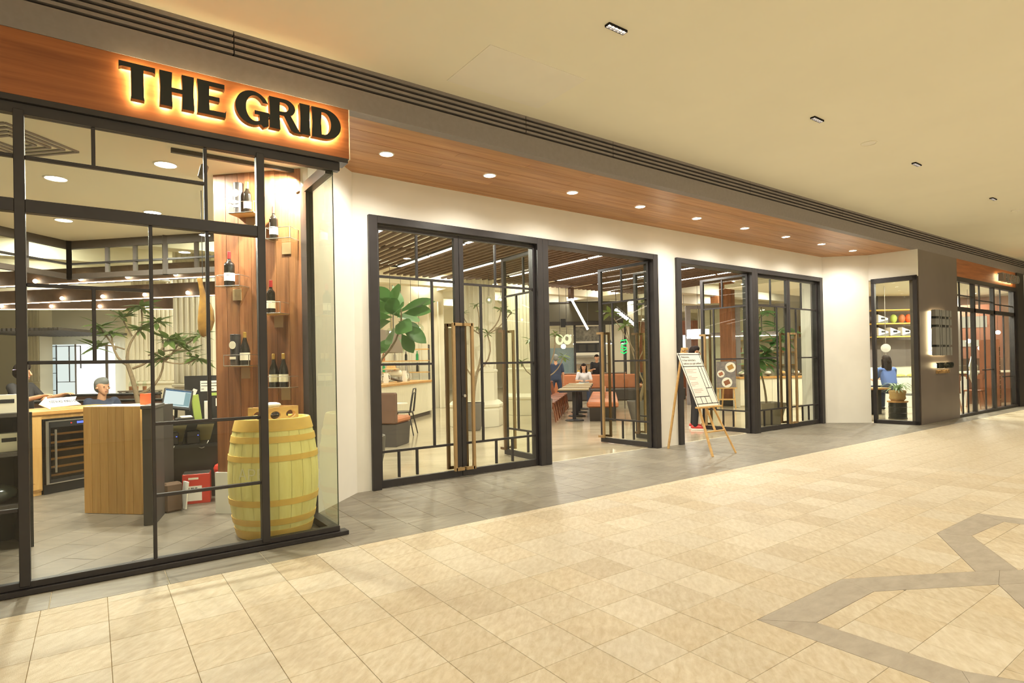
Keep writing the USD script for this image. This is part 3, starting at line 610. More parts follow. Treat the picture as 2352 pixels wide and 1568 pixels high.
for s in (0.3, 0.235, 0.17, 0.105):
    for k in range(4): g.box(-s, -s - 0.012, -0.012, s, -s + 0.012, -0.001, T=rz(k * math.pi / 2))
obj('louvre', g, M_FIN, t, smooth=False)
t = thing('track_light', 'dark ceiling track with a hanging cylinder spotlight behind the left window', 'track light', (0.55, 0.93, 3.2))
obj('track', G().box(0, -0.018, -0.035, 1.06, 0.018, 0), M_BLACK, t, smooth=False)
for x, a in ((0.24, 0.25), (1.0, -0.3)):
    s_ = obj('spot_head', G().lathe([(0, -0.09), (0.03, -0.085), (0.033, 0.03), (0.028, 0.035), (0.0, 0.03)], 18, T=tr(x, -0.02, -0.14) @ rx(-0.3) @ ry(a)).tube([(x, 0, -0.03), (x, -0.01, -0.07)], 0.006, 6), mat('spot_grey', (120, 114, 106), 0.5) if x < 0.5 else '/World/Looks/spot_grey', t)
spot(t, (0.88, -0.2, -0.06), PANELSP, 55.0, r=0.03, soft=0.6, aim=(38.0, 12.0, 0.0))

# ------------------------------------------------------------------ wine bottle shelves on the wood panel
PX_ = np.array([0.7071, -0.7071, 0]); PN_ = np.array([-0.7071, -0.7071, 0])      # along and out of the panel
def bracket(s, z, w, label, plate=0.09, wood=True):
    """s distance along the panel of the shelf centre, z its board; frame faces out of the panel"""
    o = np.array([0.95, 1.5, 0]) + PX_ * s; t = thing('bottle_bracket', label, 'wall shelf', (o[0], o[1], z), -math.pi / 4)
    # local x along the panel, local -y out of it
    g = G().box(-w / 2, -0.145, -0.006, w / 2, -0.002, 0); obj('board', g, M_GLASS2 if not wood else M_PINE, t, smooth=False)
    obj('wire_rail', G().tube([(-w / 2, 0, 0.1), (-w / 2, -0.145, 0.1), (w / 2, -0.145, 0.1), (w / 2, 0, 0.1)], 0.003, 6).tube([(-w / 2, -0.145, 0), (-w / 2, -0.145, 0.1)], 0.003, 6).tube([(w / 2, -0.145, 0), (w / 2, -0.145, 0.1)], 0.003, 6).tube([(-w / 2, 0, 0.001), (-w / 2, -0.147, 0.001), (w / 2, -0.147, 0.001), (w / 2, 0, 0.001)], 0.0035, 6), M_STEEL, t)
    g = obj('mounting_plate', G().box(-plate / 2, -0.008, -0.12, plate / 2, 0, -0.012, 0.002), mat('plate_metal', (170, 140, 108), 0.4, metal=0.4) if not stage.GetPrimAtPath('/World/Looks/plate_metal') else '/World/Looks/plate_metal', t, smooth=False)
    return lambda a, b=0.07: tuple(o + PX_ * a + PN_ * b + [0, 0, z + 0.0005])
def tube_box(label, loc, h):
    t = thing('gift_tube', label, 'gift box', loc, -math.pi / 4); obj('tube', G().lathe([(0, 0), (0.046, 0), (0.046, h), (0.044, h + 0.002), (0, h + 0.002)], 24), mat('tube_black', (52, 48, 48), 0.5) if not stage.GetPrimAtPath('/World/Looks/tube_black') else '/World/Looks/tube_black', t)
    obj('round_label', G().prism(ell(0, h * 0.66, 0.034, 0.036, 24), 0.0, 0.003, tr(0, -0.0445, 0) @ rx(math.pi / 2)).box(-0.03, -0.047, 0.06, 0.03, -0.043, 0.085), M_LABEL, t, smooth=False)
at_ = bracket(0.385, 2.785, 0.25, 'wire bottle bracket holding a black gift tube, top left on the wood panel')
tube_box('black gift tube with round cream label, upper shelf of the wood panel', at_(-0.075), 0.29); bottle('wine_bottle', 'slim dark bottle with gold top beside the upper gift tube', at_(0.015), M_CAPG, h=0.3, r=0.034)
at_ = bracket(0.745, 2.53, 0.24, 'wire bottle bracket under the bright spot, top right on the wood panel', wood=False)
bottle('wine_bottle', 'dark wine bottle under the bright spot on the wood panel', at_(-0.085), mat('dark_foil', (70, 50, 46), 0.4))
at_ = bracket(0.235, 2.12, 0.24, 'wire bottle bracket with a red capped bottle, at the left edge of the wood panel', wood=False)
bottle('wine_bottle', 'red capped wine bottle at the left edge of the wood panel', at_(-0.03), M_CAPR, h=0.33, r=0.046)
at_ = bracket(0.655, 1.855, 0.2, 'wire bottle bracket right of the thick window post, middle height')
bottle('wine_bottle', 'red capped wine bottle just right of the thick window post', at_(-0.035), M_CAPR)
at_ = bracket(0.31, 1.385, 0.25, 'wire bottle bracket holding a gift tube and round bottle, lower left')
tube_box('black gift tube with round cream label, lower shelf of the wood panel', at_(-0.055), 0.29); bottle('wine_bottle', 'broad gold topped bottle beside the lower gift tube', at_(0.04), M_CAPG, r=0.044, kind='round')
at_ = bracket(0.714, 1.18, 0.24, 'wire bottle bracket holding two wine bottles above the barrel', wood=False)
bottle('wine_bottle', 'left of the two gold capped wine bottles above the barrel', at_(-0.078), M_CAPG, r=0.042, kind='round'); bottle('wine_bottle', 'right of the two gold capped wine bottles above the barrel', at_(0.02), M_CAPG, r=0.042, kind='round')

# ------------------------------------------------------------------ barrel and crate
M_STAVE = mat('stave_yellow', (242, 234, 158), 0.5, scale=3, stretch=(6, 6, 0.8), c2=(232, 220, 138), rnd=0.05)
M_HOOP = mat('hoop_ochre', (232, 192, 98), 0.5, var=0.05, scale=8)
ba = thing('barrel', 'yellow painted wooden barrel with ochre hoops behind the window corner', 'barrel', (1.225, 0.522, 0))
def brad(z): return 0.285 + 0.068 * (1 - ((z - 0.475) / 0.475) ** 2)
zs = np.linspace(0, 0.95, 11); NS = 22
for k in range(NS):
    a0, a1 = k * 2 * math.pi / NS + 0.004, (k + 1) * 2 * math.pi / NS - 0.004; v = []; f = []
    for z in zs:
        for a in np.linspace(a0, a1, 4): r = brad(z) - (0.0025 if a in (a0, a1) else 0); v.append((r * math.cos(a), r * math.sin(a), z))
    for i in range(10):
        for j in range(3): p = i * 4 + j; f += [[p, p + 1, p + 5], [p, p + 5, p + 4]]
    n0 = len(v)
    for a in (a0, a1): v += [((brad(0.95) - 0.022) * math.cos(a), (brad(0.95) - 0.022) * math.sin(a), 0.95)]
    for a in (a0, a1): v += [((brad(0.95) - 0.022) * math.cos(a), (brad(0.95) - 0.022) * math.sin(a), 0.905)]
    f += [[40, 41, n0], [41, 42, n0], [42, 43, n0 + 1], [42, n0 + 1, n0], [n0, n0 + 1, n0 + 3], [n0, n0 + 3, n0 + 2]]
    obj('stave', G().add(v, f), M_STAVE, ba, smooth=25)
obj('liner', G().lathe([(brad(z) - 0.006, z) for z in zs] + [(brad(0.95) - 0.02, 0.945), (brad(0.95) - 0.02, 0.9), (0, 0.9)], 44), M_STAVE, ba, smooth=40)
for z0, z1 in ((0.0, 0.075), (0.115, 0.165), (0.27, 0.32), (0.62, 0.665), (0.765, 0.815), (0.855, 0.945)):
    obj('hoop', G().lathe([(brad(z0), z0 + 0.001), (brad(z0) + 0.0055, z0 + 0.001), (brad((z0 + z1) / 2) + 0.006, (z0 + z1) / 2), (brad(z1) + 0.0055, z1), (brad(z1), z1)], 48), M_HOOP, ba, smooth=30)
tv, tf = text_g('APE', 0.085, 0.002, np.eye(4)).mesh(); ang = math.radians(-150) + tv[:, 0] / 0.35; rr = 0.3545 + tv[:, 2]; obj('painted_letters', G().add(np.c_[rr * np.cos(ang), rr * np.sin(ang), 0.49 + tv[:, 1]], tf), mat('stave_pale', (238, 232, 190), 0.6), ba, smooth=False)
cr = thing('crate', 'small pale wooden crate with oval hand holes standing on the barrel', 'crate', (1.225, 0.505, 0.9052), 0.55)
for s in (-1, 1):
    p = sbox(-0.17, 0, 0.17, 0.13).difference(union_all([ell(-0.085, 0.068, 0.055, 0.032, 20), ell(0.085, 0.068, 0.055, 0.032, 20)]))
    obj('side_board', G().prism(p, 0, 0.012, tr(0, s * 0.1 + (0.006 if s > 0 else 0.006), 0) @ rx(math.pi / 2)), M_PINE, cr, smooth=False)
    p = sbox(-0.094, 0, 0.094, 0.13).difference(ell(0, 0.068, 0.055, 0.032, 20))
    obj('end_board', G().prism(p, 0, 0.012, tr(s * 0.164 - 0.006, 0, 0) @ rz(math.pi / 2) @ rx(math.pi / 2)), M_PINE, cr, smooth=False)
obj('base_board', G().box(-0.158, -0.094, 0.001, 0.158, 0.094, 0.012), M_PINE, cr, smooth=False)
bt = thing('wine_bottle', 'dark bottle lying in the crate on the barrel', 'bottle', (1.225, 0.505, 0.957), 0.55)
obj('glass_body', G().lathe([(0, 0), (0.037, 0.004), (0.037, 0.19), (0.016, 0.235), (0.0145, 0.29), (0, 0.29)], 18, T=tr(-0.145, 0.0, 0.0) @ ry(math.pi / 2)), M_BOTTLE, bt)
nk = thing('napkin', 'white folded napkin on top of the crate', 'napkin', (1.225, 0.505, 1.0365), 0.55); obj('cloth', G().ball((-0.02, 0, 0.012), 0.075, (1.2, 0.7, 0.35), 2), M_WHITE, nk)

# ------------------------------------------------------------------ wooden counter with the wine fridge
CA = math.radians(33)
co = thing('counter', 'oak shop counter with panelled front behind the left window', 'counter', (-0.60, 3.60, 0), CA)
obj('body', G().box(-1.3, 0.012, 0.05, 0.165, 0.68, 0.885).box(0.79, 0.012, 0.05, 1.2, 0.68, 0.885).box(0.165, 0.02, 0.84, 0.79, 0.68, 0.885).box(0.165, 0.6, 0.05, 0.79, 0.68, 0.885), M_WOODL, co, smooth=False)
obj('worktop', G().box(-1.32, -0.01, 0.887, 1.22, 0.72, 0.93, 0.004), M_WOODT, co, smooth=False); obj('plinth', G().box(-1.3, 0.03, 0, 0.165, 0.66, 0.05).box(0.79, 0.03, 0, 1.2, 0.66, 0.05), M_WOODL, co, smooth=False)
for x0, x1 in ((-0.42, 0.155), (-1.04, -0.45)):
    p = obj('door_panel', G().box(x0, 0, 0.07, x1, 0.012, 0.87).box(x0 + 0.07, -0.004, 0.14, x1 - 0.07, 0.001, 0.80, 0.003), M_WOODL, co, smooth=False)
fg = thing('wine_fridge', 'black glass fronted wine fridge with steel handle built into the oak counter', 'fridge', (-0.60 + 0.17 * math.cos(CA), 3.60 + 0.17 * math.sin(CA), 0), CA)
obj('cabinet', G().box(0, 0.05, 0.004, 0.61, 0.055, 0.835).box(0, 0.0, 0.004, 0.006, 0.55, 0.835).box(0.604, 0, 0.004, 0.61, 0.55, 0.835).box(0, 0, 0.83, 0.61, 0.55, 0.836).box(0, 0.54, 0, 0.61, 0.55, 0.836).box(0, 0.0, 0.004, 0.61, 0.55, 0.1), M_BLKP, fg, smooth=False)
d_ = obj('fridge_door', G().box(0.01, -0.03, 0.11, 0.06, -0.002, 0.82).box(0.55, -0.03, 0.11, 0.6, -0.002, 0.82).box(0.01, -0.03, 0.11, 0.6, -0.002, 0.16).box(0.01, -0.03, 0.74, 0.6, -0.002, 0.82), M_BLKP, fg, smooth=False)
obj('steel_trim', G().box(0.01, -0.034, 0.11, 0.04, -0.03, 0.82).box(0.01, -0.034, 0.805, 0.6, -0.03, 0.82).box(0.01, -0.034, 0.11, 0.6, -0.03, 0.122), M_STEEL, d_, smooth=False)
obj('door_glass', G().box(0.05, -0.018, 0.15, 0.56, -0.012, 0.75), glass('smoked_glass', (214, 208, 200), 1.4), d_, smooth=False)
obj('handle', G().tube([(0.085, -0.075, 0.24), (0.085, -0.075, 0.72)], 0.011, 10).tube([(0.085, -0.03, 0.29), (0.085, -0.075, 0.29)], 0.006, 8).tube([(0.085, -0.03, 0.67), (0.085, -0.075, 0.67)], 0.006, 8), M_STEEL, d_)
obj('display', G().box(0.34, -0.032, 0.765, 0.46, -0.0305, 0.79), emit('display_blue', (90, 110, 255), 2.0), d_, smooth=False); obj('indicator', G().box(0.27, -0.032, 0.772, 0.285, -0.0305, 0.783).box(0.49, -0.032, 0.772, 0.50, -0.0305, 0.783).box(0.52, -0.032, 0.772, 0.53, -0.0305, 0.783), emit('display_red', (255, 50, 40), 2.0), d_, smooth=False)
for k in range(6): obj('shelf_slat', G().box(0.06, 0.0, 0.19 + 0.092 * k, 0.55, 0.018, 0.212 + 0.092 * k), M_WOODL, fg, smooth=False)
def on_counter(a, b): return (-0.60 + a * math.cos(CA) - b * math.sin(CA), 3.60 + a * math.sin(CA) + b * math.cos(CA), 0.9302)
ar = thing('arrow_sign', 'cream wooden arrow sign with burnt lettering leaning on the oak counter', 'sign', on_counter(0.185, 0.06), CA)
S_ = rx(math.radians(62)); ap = Polygon([(0, 0.05), (0.1, 0.14), (0.1, 0.115), (0.42, 0.125), (0.39, 0.075), (0.44, 0.015), (0.1, 0.0), (0.1, -0.025)]); ap = affinity.translate(ap, 0, 0.03)
obj('board', G().prism(ap, 0, 0.012, S_), M_PAPER, ar, smooth=False); obj('lettering', text_g('SIDRAS MAELOC', 0.028, 0.002, S_ @ tr(0.108, 0.085, 0.012)), M_INK, ar, smooth=False)
for k, (a, b, s) in enumerate(((-0.28, 0.12, 1.0), (-0.16, 0.2, 0.9), (-0.05, 0.14, 1.1), (0.05, 0.26, 0.9), (-0.36, 0.26, 0.8))):
    t = thing('wrapped_parcel', 'white wrapped packet on the oak counter, %s' % ('leftmost front', 'second from the left', 'front beside the arrow sign', 'behind the arrow sign', 'leftmost back')[k], 'packet', on_counter(a, b), k * 0.8)
    obj('paper', G().ball((0, 0, 0.03), 0.055 * s, (1.3, 0.9, 0.5), 2), M_PAPER if k % 2 else M_WHITE, t); obj('tie', G().lathe([(0.05 * s, 0.015), (0.058 * s, 0.03), (0.05 * s, 0.045)], 16), M_BLKP, t)

# ------------------------------------------------------------------ host stand, dark counter, till shelf
hs = thing('host_stand', 'butcher block oak host stand set diagonally', 'stand', (-0.08, 2.34, 0), -math.pi / 4)
for k in range(7): obj('plank', G().box(0.0015 + k * 0.089, 0, 0.004, (k + 1) * 0.089 - 0.0015, 0.03, 1.02), M_WOODL, hs, smooth=False)
obj('carcass', G().box(0.002, 0.031, 0.004, 0.622, 0.42, 1.018), M_CHAR, hs, smooth=False)
t = thing('paper_sheet', 'long white sheet lying on the host stand', 'paper', (-0.07, 2.34, 1.021), -math.pi / 4); obj('sheet', G().box(0.0, 0.0, 0, 0.6, 0.36, 0.004), M_PAPER, t, smooth=False)
t = thing('card_box', 'orange card box standing behind the host stand', 'box', (0.425, 2.10, 1.0255), -math.pi / 5); obj('box', G().cb(0, 0, 0.055, 0.09, 0.06, 0.11), M_ORANGE, t, smooth=False)
dk = thing('dark_counter', 'charcoal counter end panel projecting beside the host stand', 'counter', (0.345, 1.42, 0), math.radians(-15))
obj('end_panel', G().box(0, 0, 0, 0.09, 0.42, 1.02, 0.004), M_CHAR, dk, smooth=False); obj('top', G().box(-0.01, -0.01, 1.02, 0.1, 0.42, 1.05, 0.003), M_CHAR, dk, smooth=False)
sh = thing('till_shelf', 'black open till shelf with slanted sides between counter and wood panel', 'shelf', (0.5, 2.38, 0), math.radians(-8))
for z in (0.78, 0.54): obj('shelf_board', G().box(0.0, 0, z, 0.66, 0.4, z + 0.03), M_BLKP, sh, smooth=False)
for x in (0.0, 0.24, 0.5): obj('side_fin', G().prism(Polygon([(x, 0), (x + 0.1, 0), (x + 0.16, 0.24), (x + 0.06, 0.24)]), 0.05, 0.07, tr(0, 0, 0.57) @ rx(math.pi / 2) @ tr(0, -0.02, -0.2)), M_BLKP, sh, smooth=False)
obj('front_panel', G().box(0, 0.05, 0.0, 0.66, 0.08, 0.54), mat('panel_glossdark', (44, 39, 36), 0.25), sh, smooth=False); obj('wall_panel', G().box(0.0, 0.42, 0.5, 0.66, 0.44, 0.8), mat('khaki_panel', (178, 164, 110), 0.6), sh, smooth=False)
ps = thing('till_screen', 'tilted touch screen till with light display', 'monitor', (0.70, 2.42, 0.8105), math.radians(-8)); Tm = tr(0.02, 0, 0.24) @ ry(0.16) @ rx(math.radians(-24))
obj('bezel', G().cb(0, 0, 0, 0.27, 0.03, 0.23, 0.008, Tm), M_BLKP, ps, smooth=False); s_ = obj('screen', G().cb(0, -0.017, 0.005, 0.235, 0.004, 0.18, 0, Tm), emit('till_light', (224, 236, 240), 1.0), ps, smooth=False)
obj('screen_bar', G().cb(0, -0.0195, 0.088, 0.235, 0.002, 0.014, 0, Tm), emit('till_blue', (90, 130, 170), 0.7), s_, smooth=False); obj('screen_list', G().cb(0.09, -0.0195, 0.0, 0.05, 0.002, 0.15, 0, Tm).cb(-0.02, -0.0195, -0.07, 0.18, 0.002, 0.012, 0, Tm), emit('till_pale', (170, 205, 214), 0.7), s_, smooth=False)
obj('stand', G().box(-0.05, 0.0, 0.0, 0.05, 0.1, 0.02).bar((0, 0.05, 0.02), (0.01, 0.02, 0.22), 0.04, 0.03), M_BLKP, ps, smooth=False)
t = thing('spray_bottle', 'small green bottle on the till shelf left of the screen', 'bottle', (0.565, 2.42, 0.8105)); obj('body', G().lathe([(0, 0), (0.022, 0), (0.024, 0.12), (0.012, 0.15), (0.01, 0.18), (0, 0.18)], 14), M_GREEN, t)
t = thing('card_terminal', 'dark card terminal with paper slips below the screen', 'card reader', (0.78, 2.385, 0.8105), 0.2); obj('body', G().cb(0, 0, 0.025, 0.17, 0.09, 0.05, 0.012), M_BLKP, t, smooth=False); obj('slips', G().cb(0.01, -0.005, 0.058, 0.11, 0.06, 0.012, 0.002, rx(0.2)), M_PAPER, t, smooth=False)
t = thing('folder', 'lime green folder standing beside the till screen', 'folder', (0.915, 2.44, 0.8105), 0.1); obj('cover', G().cb(0.0, 0, 0.14, 0.07, 0.04, 0.28, 0, ry(-0.12)), M_LIME, t, smooth=False)
t = thing('binder', 'stack of white binders beside the lime folder', 'binder', (0.99, 2.43, 0.8105)); obj('spines', G().cb(0, 0, 0.105, 0.028, 0.05, 0.21).cb(0.03, 0, 0.105, 0.026, 0.05, 0.21), M_PAPER, t, smooth=False)
for k, (x, lab) in enumerate(((0.66, 'left'), (0.86, 'right'))):
    t = thing('receipt_printer', 'black box printer with blue light on the lower till shelf, %s' % lab, 'printer', (x, 2.47, 0.5705)); obj('case', G().cb(0, 0, 0.07, 0.13, 0.14, 0.14, 0.01), M_BLKP, t, smooth=False); obj('lamp', G().cb(0.045, -0.071, 0.09, 0.012, 0.004, 0.008), '/World/Looks/display_blue', t, smooth=False)
t = thing('cable', 'white cable looping off the lower till shelf', 'cable', (0.8, 2.36, 0.57)); obj('wire', G().tube(bez((0.08, 0.02, 0.0), (0.14, -0.03, -0.1), (0.2, 0.01, 0.03), 10), 0.004, 6).tube(bez((-0.2, 0.0, 0.01), (-0.15, -0.04, -0.06), (-0.12, 0.0, 0.0), 8), 0.004, 6), M_WHITE, t)
nb = thing('notice_board', 'black partition board with pinned papers behind the till', 'notice board', (0.86, 2.86, 0.0)); obj('board', G().box(-0.02, 0, 0, 0.42, 0.03, 1.29), M_BLKP, nb, smooth=False)
for (x, z, w, h, a, m) in ((0.18, 1.17, 0.09, 0.12, 0, M_PAPER), (0.285, 1.17, 0.1, 0.12, 0, M_PAPER), (0.07, 1.1, 0.045, 0.085, 0.4, M_PAPER), (0.275, 1.075, 0.055, 0.035, 0, M_LIME), (0.315, 0.98, 0.05, 0.09, 0, M_PAPER)):
    n_ = obj('pinned_sheet', G().cb(0, 0, 0, w, 0.003, h, 0, tr(x, -0.003, z) @ ry(a)), m, nb, smooth=False)
    if w > 0.08: obj('print', G().box(x - w * 0.4, -0.006, z - h * 0.3, x - w * 0.1, -0.005, z - h * 0.25).box(x - w * 0.4, -0.006, z, x + w * 0.4, -0.005, z + h * 0.05).box(x - w * 0.4, -0.006, z + h * 0.25, x + w * 0.3, -0.005, z + h * 0.3), M_INK, n_, smooth=False)
rb = thing('carton', 'red carton with white address label on the shop floor', 'box', (0.86, 2.17, 0), math.radians(-12)); obj('carton', G().cb(0, 0, 0.15, 0.25, 0.2, 0.3, 0.004), M_REDP, rb, smooth=False); obj('lid', G().cb(0, 0, 0.302, 0.24, 0.19, 0.004), M_CHAR, rb, smooth=False)  # thin charcoal sheet on the carton top paints in the lid shadow
l_ = obj('address_label', G().box(-0.115, -0.102, 0.03, 0.05, -0.1, 0.18), M_PAPER, rb, smooth=False); obj('barcode', G().box(-0.1, -0.1035, 0.125, -0.06, -0.102, 0.165).box(-0.05, -0.1035, 0.125, -0.02, -0.102, 0.165).box(-0.012, -0.1035, 0.125, 0.01, -0.102, 0.165), M_GREYH, l_, smooth=False); obj('maker_strip', G().box(-0.07, -0.102, 0.245, 0.02, -0.1, 0.265), M_LABEL, rb, smooth=False)
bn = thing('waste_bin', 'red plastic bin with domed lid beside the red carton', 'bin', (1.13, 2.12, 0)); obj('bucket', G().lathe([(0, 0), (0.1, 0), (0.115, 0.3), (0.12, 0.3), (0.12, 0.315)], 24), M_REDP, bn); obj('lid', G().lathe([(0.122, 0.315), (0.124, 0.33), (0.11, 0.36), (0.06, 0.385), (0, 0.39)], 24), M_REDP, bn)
t = thing('paper_bag', 'crumpled brown paper bag with magazine by the dark counter', 'bag', (0.605, 1.86, 0), 0.3); obj('bag', G().cb(0, 0, 0.14, 0.16, 0.1, 0.28, 0.02), mat('kraft_dark', (96, 74, 56), 0.8), t, smooth=False); obj('magazine', G().cb(0.095, -0.02, 0.15, 0.012, 0.1, 0.26, 0, ry(0.1)), M_PAPER, t, smooth=False)
hm = thing('cured_ham', 'whole cured ham leg hanging on a cord left of the wood panel', 'ham', (0.93, 2.09, 1.69)); prf = [(0, 0), (0.03, 0.015), (0.065, 0.08), (0.08, 0.17), (0.072, 0.28), (0.045, 0.38), (0.028, 0.46), (0.022, 0.55), (0.028, 0.6), (0, 0.615)]
g = G().lathe(prf, 20); vv, ff = g.mesh(); vv[:, 0] += 0.03 * np.sin(vv[:, 2] * 7); vv[:, 1] *= 0.7; obj('leg', G().add(vv, ff), mat('ham_skin', (116, 82, 38), 0.35, scale=9, c2=(164, 124, 54)), hm, smooth=True); obj('cord', G().tube([(0.0, 0, 0.6), (0.0, 0, 1.51)], 0.004, 6), M_BLKP, hm)

# far left pane: shelf rack seen past the post
rk = thing('display_rack', 'dark display rack of packaged goods at the far left pane', 'rack', (-0.80, 1.15, 0), 0.3)
for z in (0.32, 0.72, 1.02): obj('shelf_board', G().box(-0.5, 0, z, 0.42, 0.4, z + 0.03), M_CHAR, rk, smooth=False)
for x in (-0.5, 0.40): obj('upright', G().box(x, 0.0, 0, x + 0.03, 0.4, 1.05), M_BLKP, rk, smooth=False)
obj('back_panel', G().box(-0.5, 0.4, 0.0, 0.43, 0.42, 1.05), M_BLKP, rk, smooth=False)
def rack_at(x, y, z): c, s = math.cos(0.3), math.sin(0.3); return (-0.80 + c * x - s * y, 1.15 + s * x + c * y, z)
for k, (x, z) in enumerate(((0.3, 1.0505), (0.12, 1.0505), (0.31, 0.7505), (0.14, 0.7505))):
    t = thing('display_carton', 'pale printed carton on the display rack, %s' % ('upper right', 'upper left', 'middle right', 'middle left')[k], 'box', rack_at(x, 0.15, z), 0.3); obj('carton', G().cb(0, 0, 0.07, 0.15, 0.1, 0.14), M_LABEL, t, smooth=False); obj('print', G().cb(0, -0.051, 0.09, 0.09, 0.002, 0.03), M_INK, t, smooth=False)
t = thing('wrapped_goods', 'plastic wrapped dark goods on the bottom rack shelf', 'packet', rack_at(0.2, 0.18, 0.3505), 0.3); obj('wrap', G().ball((0, 0, 0.075), 0.15, (1.2, 0.8, 0.5), 2), mat('plastic_wrap', (74, 80, 76), 0.15), t)
ne = thing('neon_sign', 'small green and white neon sign strips beyond the far left pane', 'neon sign', (-0.82, 3.2, 1.5)); obj('tubes', G().box(-0.05, 0, 0.0, 0.02, 0.02, 0.02).box(-0.05, 0, 0.2, 0.02, 0.02, 0.22).box(-0.05, 0, 0.3, 0.015, 0.02, 0.55), emit('neon_green', (60, 230, 140), 1.6), ne, smooth=False); obj('back_plate', G().box(-0.3, 0.02, -0.05, 0.03, 0.03, 0.6), M_BLKP, ne, smooth=False); obj('hanger', G().tube([(0, 0.02, 0.6), (0, 0.02, 1.7)], 0.005, 6), M_BLKP, ne)
fl = thing('flower_stem', 'pale violet flower in a slim dark vase on the display rack', 'flower', rack_at(0.38, 0.12, 1.0505))
obj('vase', G().lathe([(0, 0), (0.02, 0), (0.022, 0.1), (0.008, 0.17), (0, 0.17)], 12), M_BLKP, fl); fgm = mat('violet_petal', (196, 178, 232), 0.6)
for k in range(5): v, f = leaf_mesh(0.045, 0.04, 0.2, 0.2, 4, 0.8); obj('petal', G().add(v, f, tr(0, 0, 0.33) @ rz(k * 1.257) @ ry(-0.2)), fgm, fl)
obj('stem', G().tube([(0, 0, 0.12), (0, 0, 0.33)], 0.003, 6), M_LEAFS, fl)
# ------------------------------------------------------------------ hall shell
hc = thing('ceiling', 'cream concrete ceiling with beams over the dining hall', 'ceiling', kind='structure')
obj('slab', G().box(-8, 1.6, 4.1, 30, 24, 4.25), M_CREAM, hc, smooth=False)
for y in (8.2, 10.6, 13.0, 15.4, 17.8): obj('beam', G().box(-8, y, 3.7, 30, y + 0.4, 4.1), M_CREAM, hc, smooth=False)
for x in (3.0, 9.0, 15.0): obj('beam', G().box(x, 6.5, 3.75, x + 0.35, 24, 4.1), M_CREAM, hc, smooth=False)
W = thing('wall_back', 'cream fluted far wall of the dining hall', 'wall', kind='structure')
def seg(name, a, b, z0, z1, th, m, par, **kw): return obj(name, G().bar((a[0], a[1], (z0 + z1) / 2), (b[0], b[1], (z0 + z1) / 2), th, z1 - z0), m, par, smooth=False, **kw)
seg('panelling', (-6, 26.3), (1.0, 19.75), 0, 4.2, 0.2, M_CREAM, W); seg('panelling', (0.9, 19.85), (7.5, 19.85), 0, 4.2, 0.2, M_CREAM, W); seg('panelling', (7.5, 19.6), (18.5, 12.2), 2.9, 4.2, 0.2, M_CREAM, W)
seg('panelling', (5.6, 14.3), (9.2, 11.9), 0, 4.1, 0.15, M_CREAM, W)
for k in range(14): a = np.array([5.6, 14.3]) + np.array([3.6, -2.4]) * (k + 0.5) / 14 - np.array([0.05, 0.08]); obj('batten', G().box(a[0] - 0.025, a[1] - 0.03, 0.0, a[0] + 0.025, a[1] + 0.03, 3.4, T=None), M_CREAM, W, smooth=False)
W = thing('wall_side', 'cream side wall of the dining hall', 'wall', kind='structure'); obj('panelling', G().box(-8, 24, 0, 30, 24.2, 4.2), M_CREAM, W, smooth=False)
W = thing('wall_partition', 'pale plaster partition just inside the rightmost double door', 'wall', kind='structure'); obj('plaster', G().box(12.36, 1.66, 0, 12.5, 1.92, 3.2), M_PLASTER, W, smooth=False)
# bright far windows
wn = thing('window_4', 'bright far windows with thin dark irregular muntins', 'window', kind='structure')
A_, B_ = np.array([-1.44, 20.8]), np.array([0.62, 19.4]); du = (B_ - A_) / np.linalg.norm(B_ - A_); LW = np.linalg.norm(B_ - A_); ZZ = (0.1, 2.32)
def wb(u0, u1, z0, z1, off, th): 
    p, q = A_ + du * u0, A_ + du * u1; n_ = np.array([-du[1], du[0]]) * -1
    return G().bar((*(p + n_ * off), (z0 + z1) / 2), (*(q + n_ * off), (z0 + z1) / 2), th, z1 - z0)
for u0, u1, m in ((0.0, 0.56, emit('frosted_pane', (222, 236, 240), 0.82)), (0.56, 1.18, emit('frosted_pane_pale', (238, 246, 248), 0.95)), (1.18, 1.22, M_FIN), (1.22, 2.2, E_DAY), (2.2, 2.28, M_FIN), (2.28, 2.49, E_DAY)):
    obj('pane' if m is not M_FIN else 'mullion', wb(u0, u1, ZZ[0], ZZ[1], 0.0, 0.03 if m is not M_FIN else 0.09), m, wn, smooth=False)
for u0, u1, z0, z1 in ((0, 0.57, 1.85, 1.87), (0, 0.57, 1.34, 1.36), (0, 0.57, 0.76, 0.78), (0.12, 0.14, 0.77, 1.35), (0.55, 0.575, 0.1, 2.3), (0, 1.38, 2.25, 2.27), (0.98, 1.0, 1.05, 2.26), (0.56, 1.2, 1.04, 1.06), (1.36, 1.38, 1.5, 2.26)): obj('muntin', wb(u0, u1, z0, z1, 0.03, 0.03), M_BLACK, wn, smooth=False)
sw = thing('ceiling', 'dark slatted ceiling strip before the far bright windows', 'ceiling', kind='structure')
for k in range(3, 26): p = A_ + du * (-0.3 + 0.13 * k); n_ = np.array([-du[1], du[0]]) * -1; obj('slat', G().bar((*(p + n_ * 0.1), 2.62), (*(p + n_ * 3.2), 2.62), 0.05, 0.08), M_CHAR, sw, smooth=False)

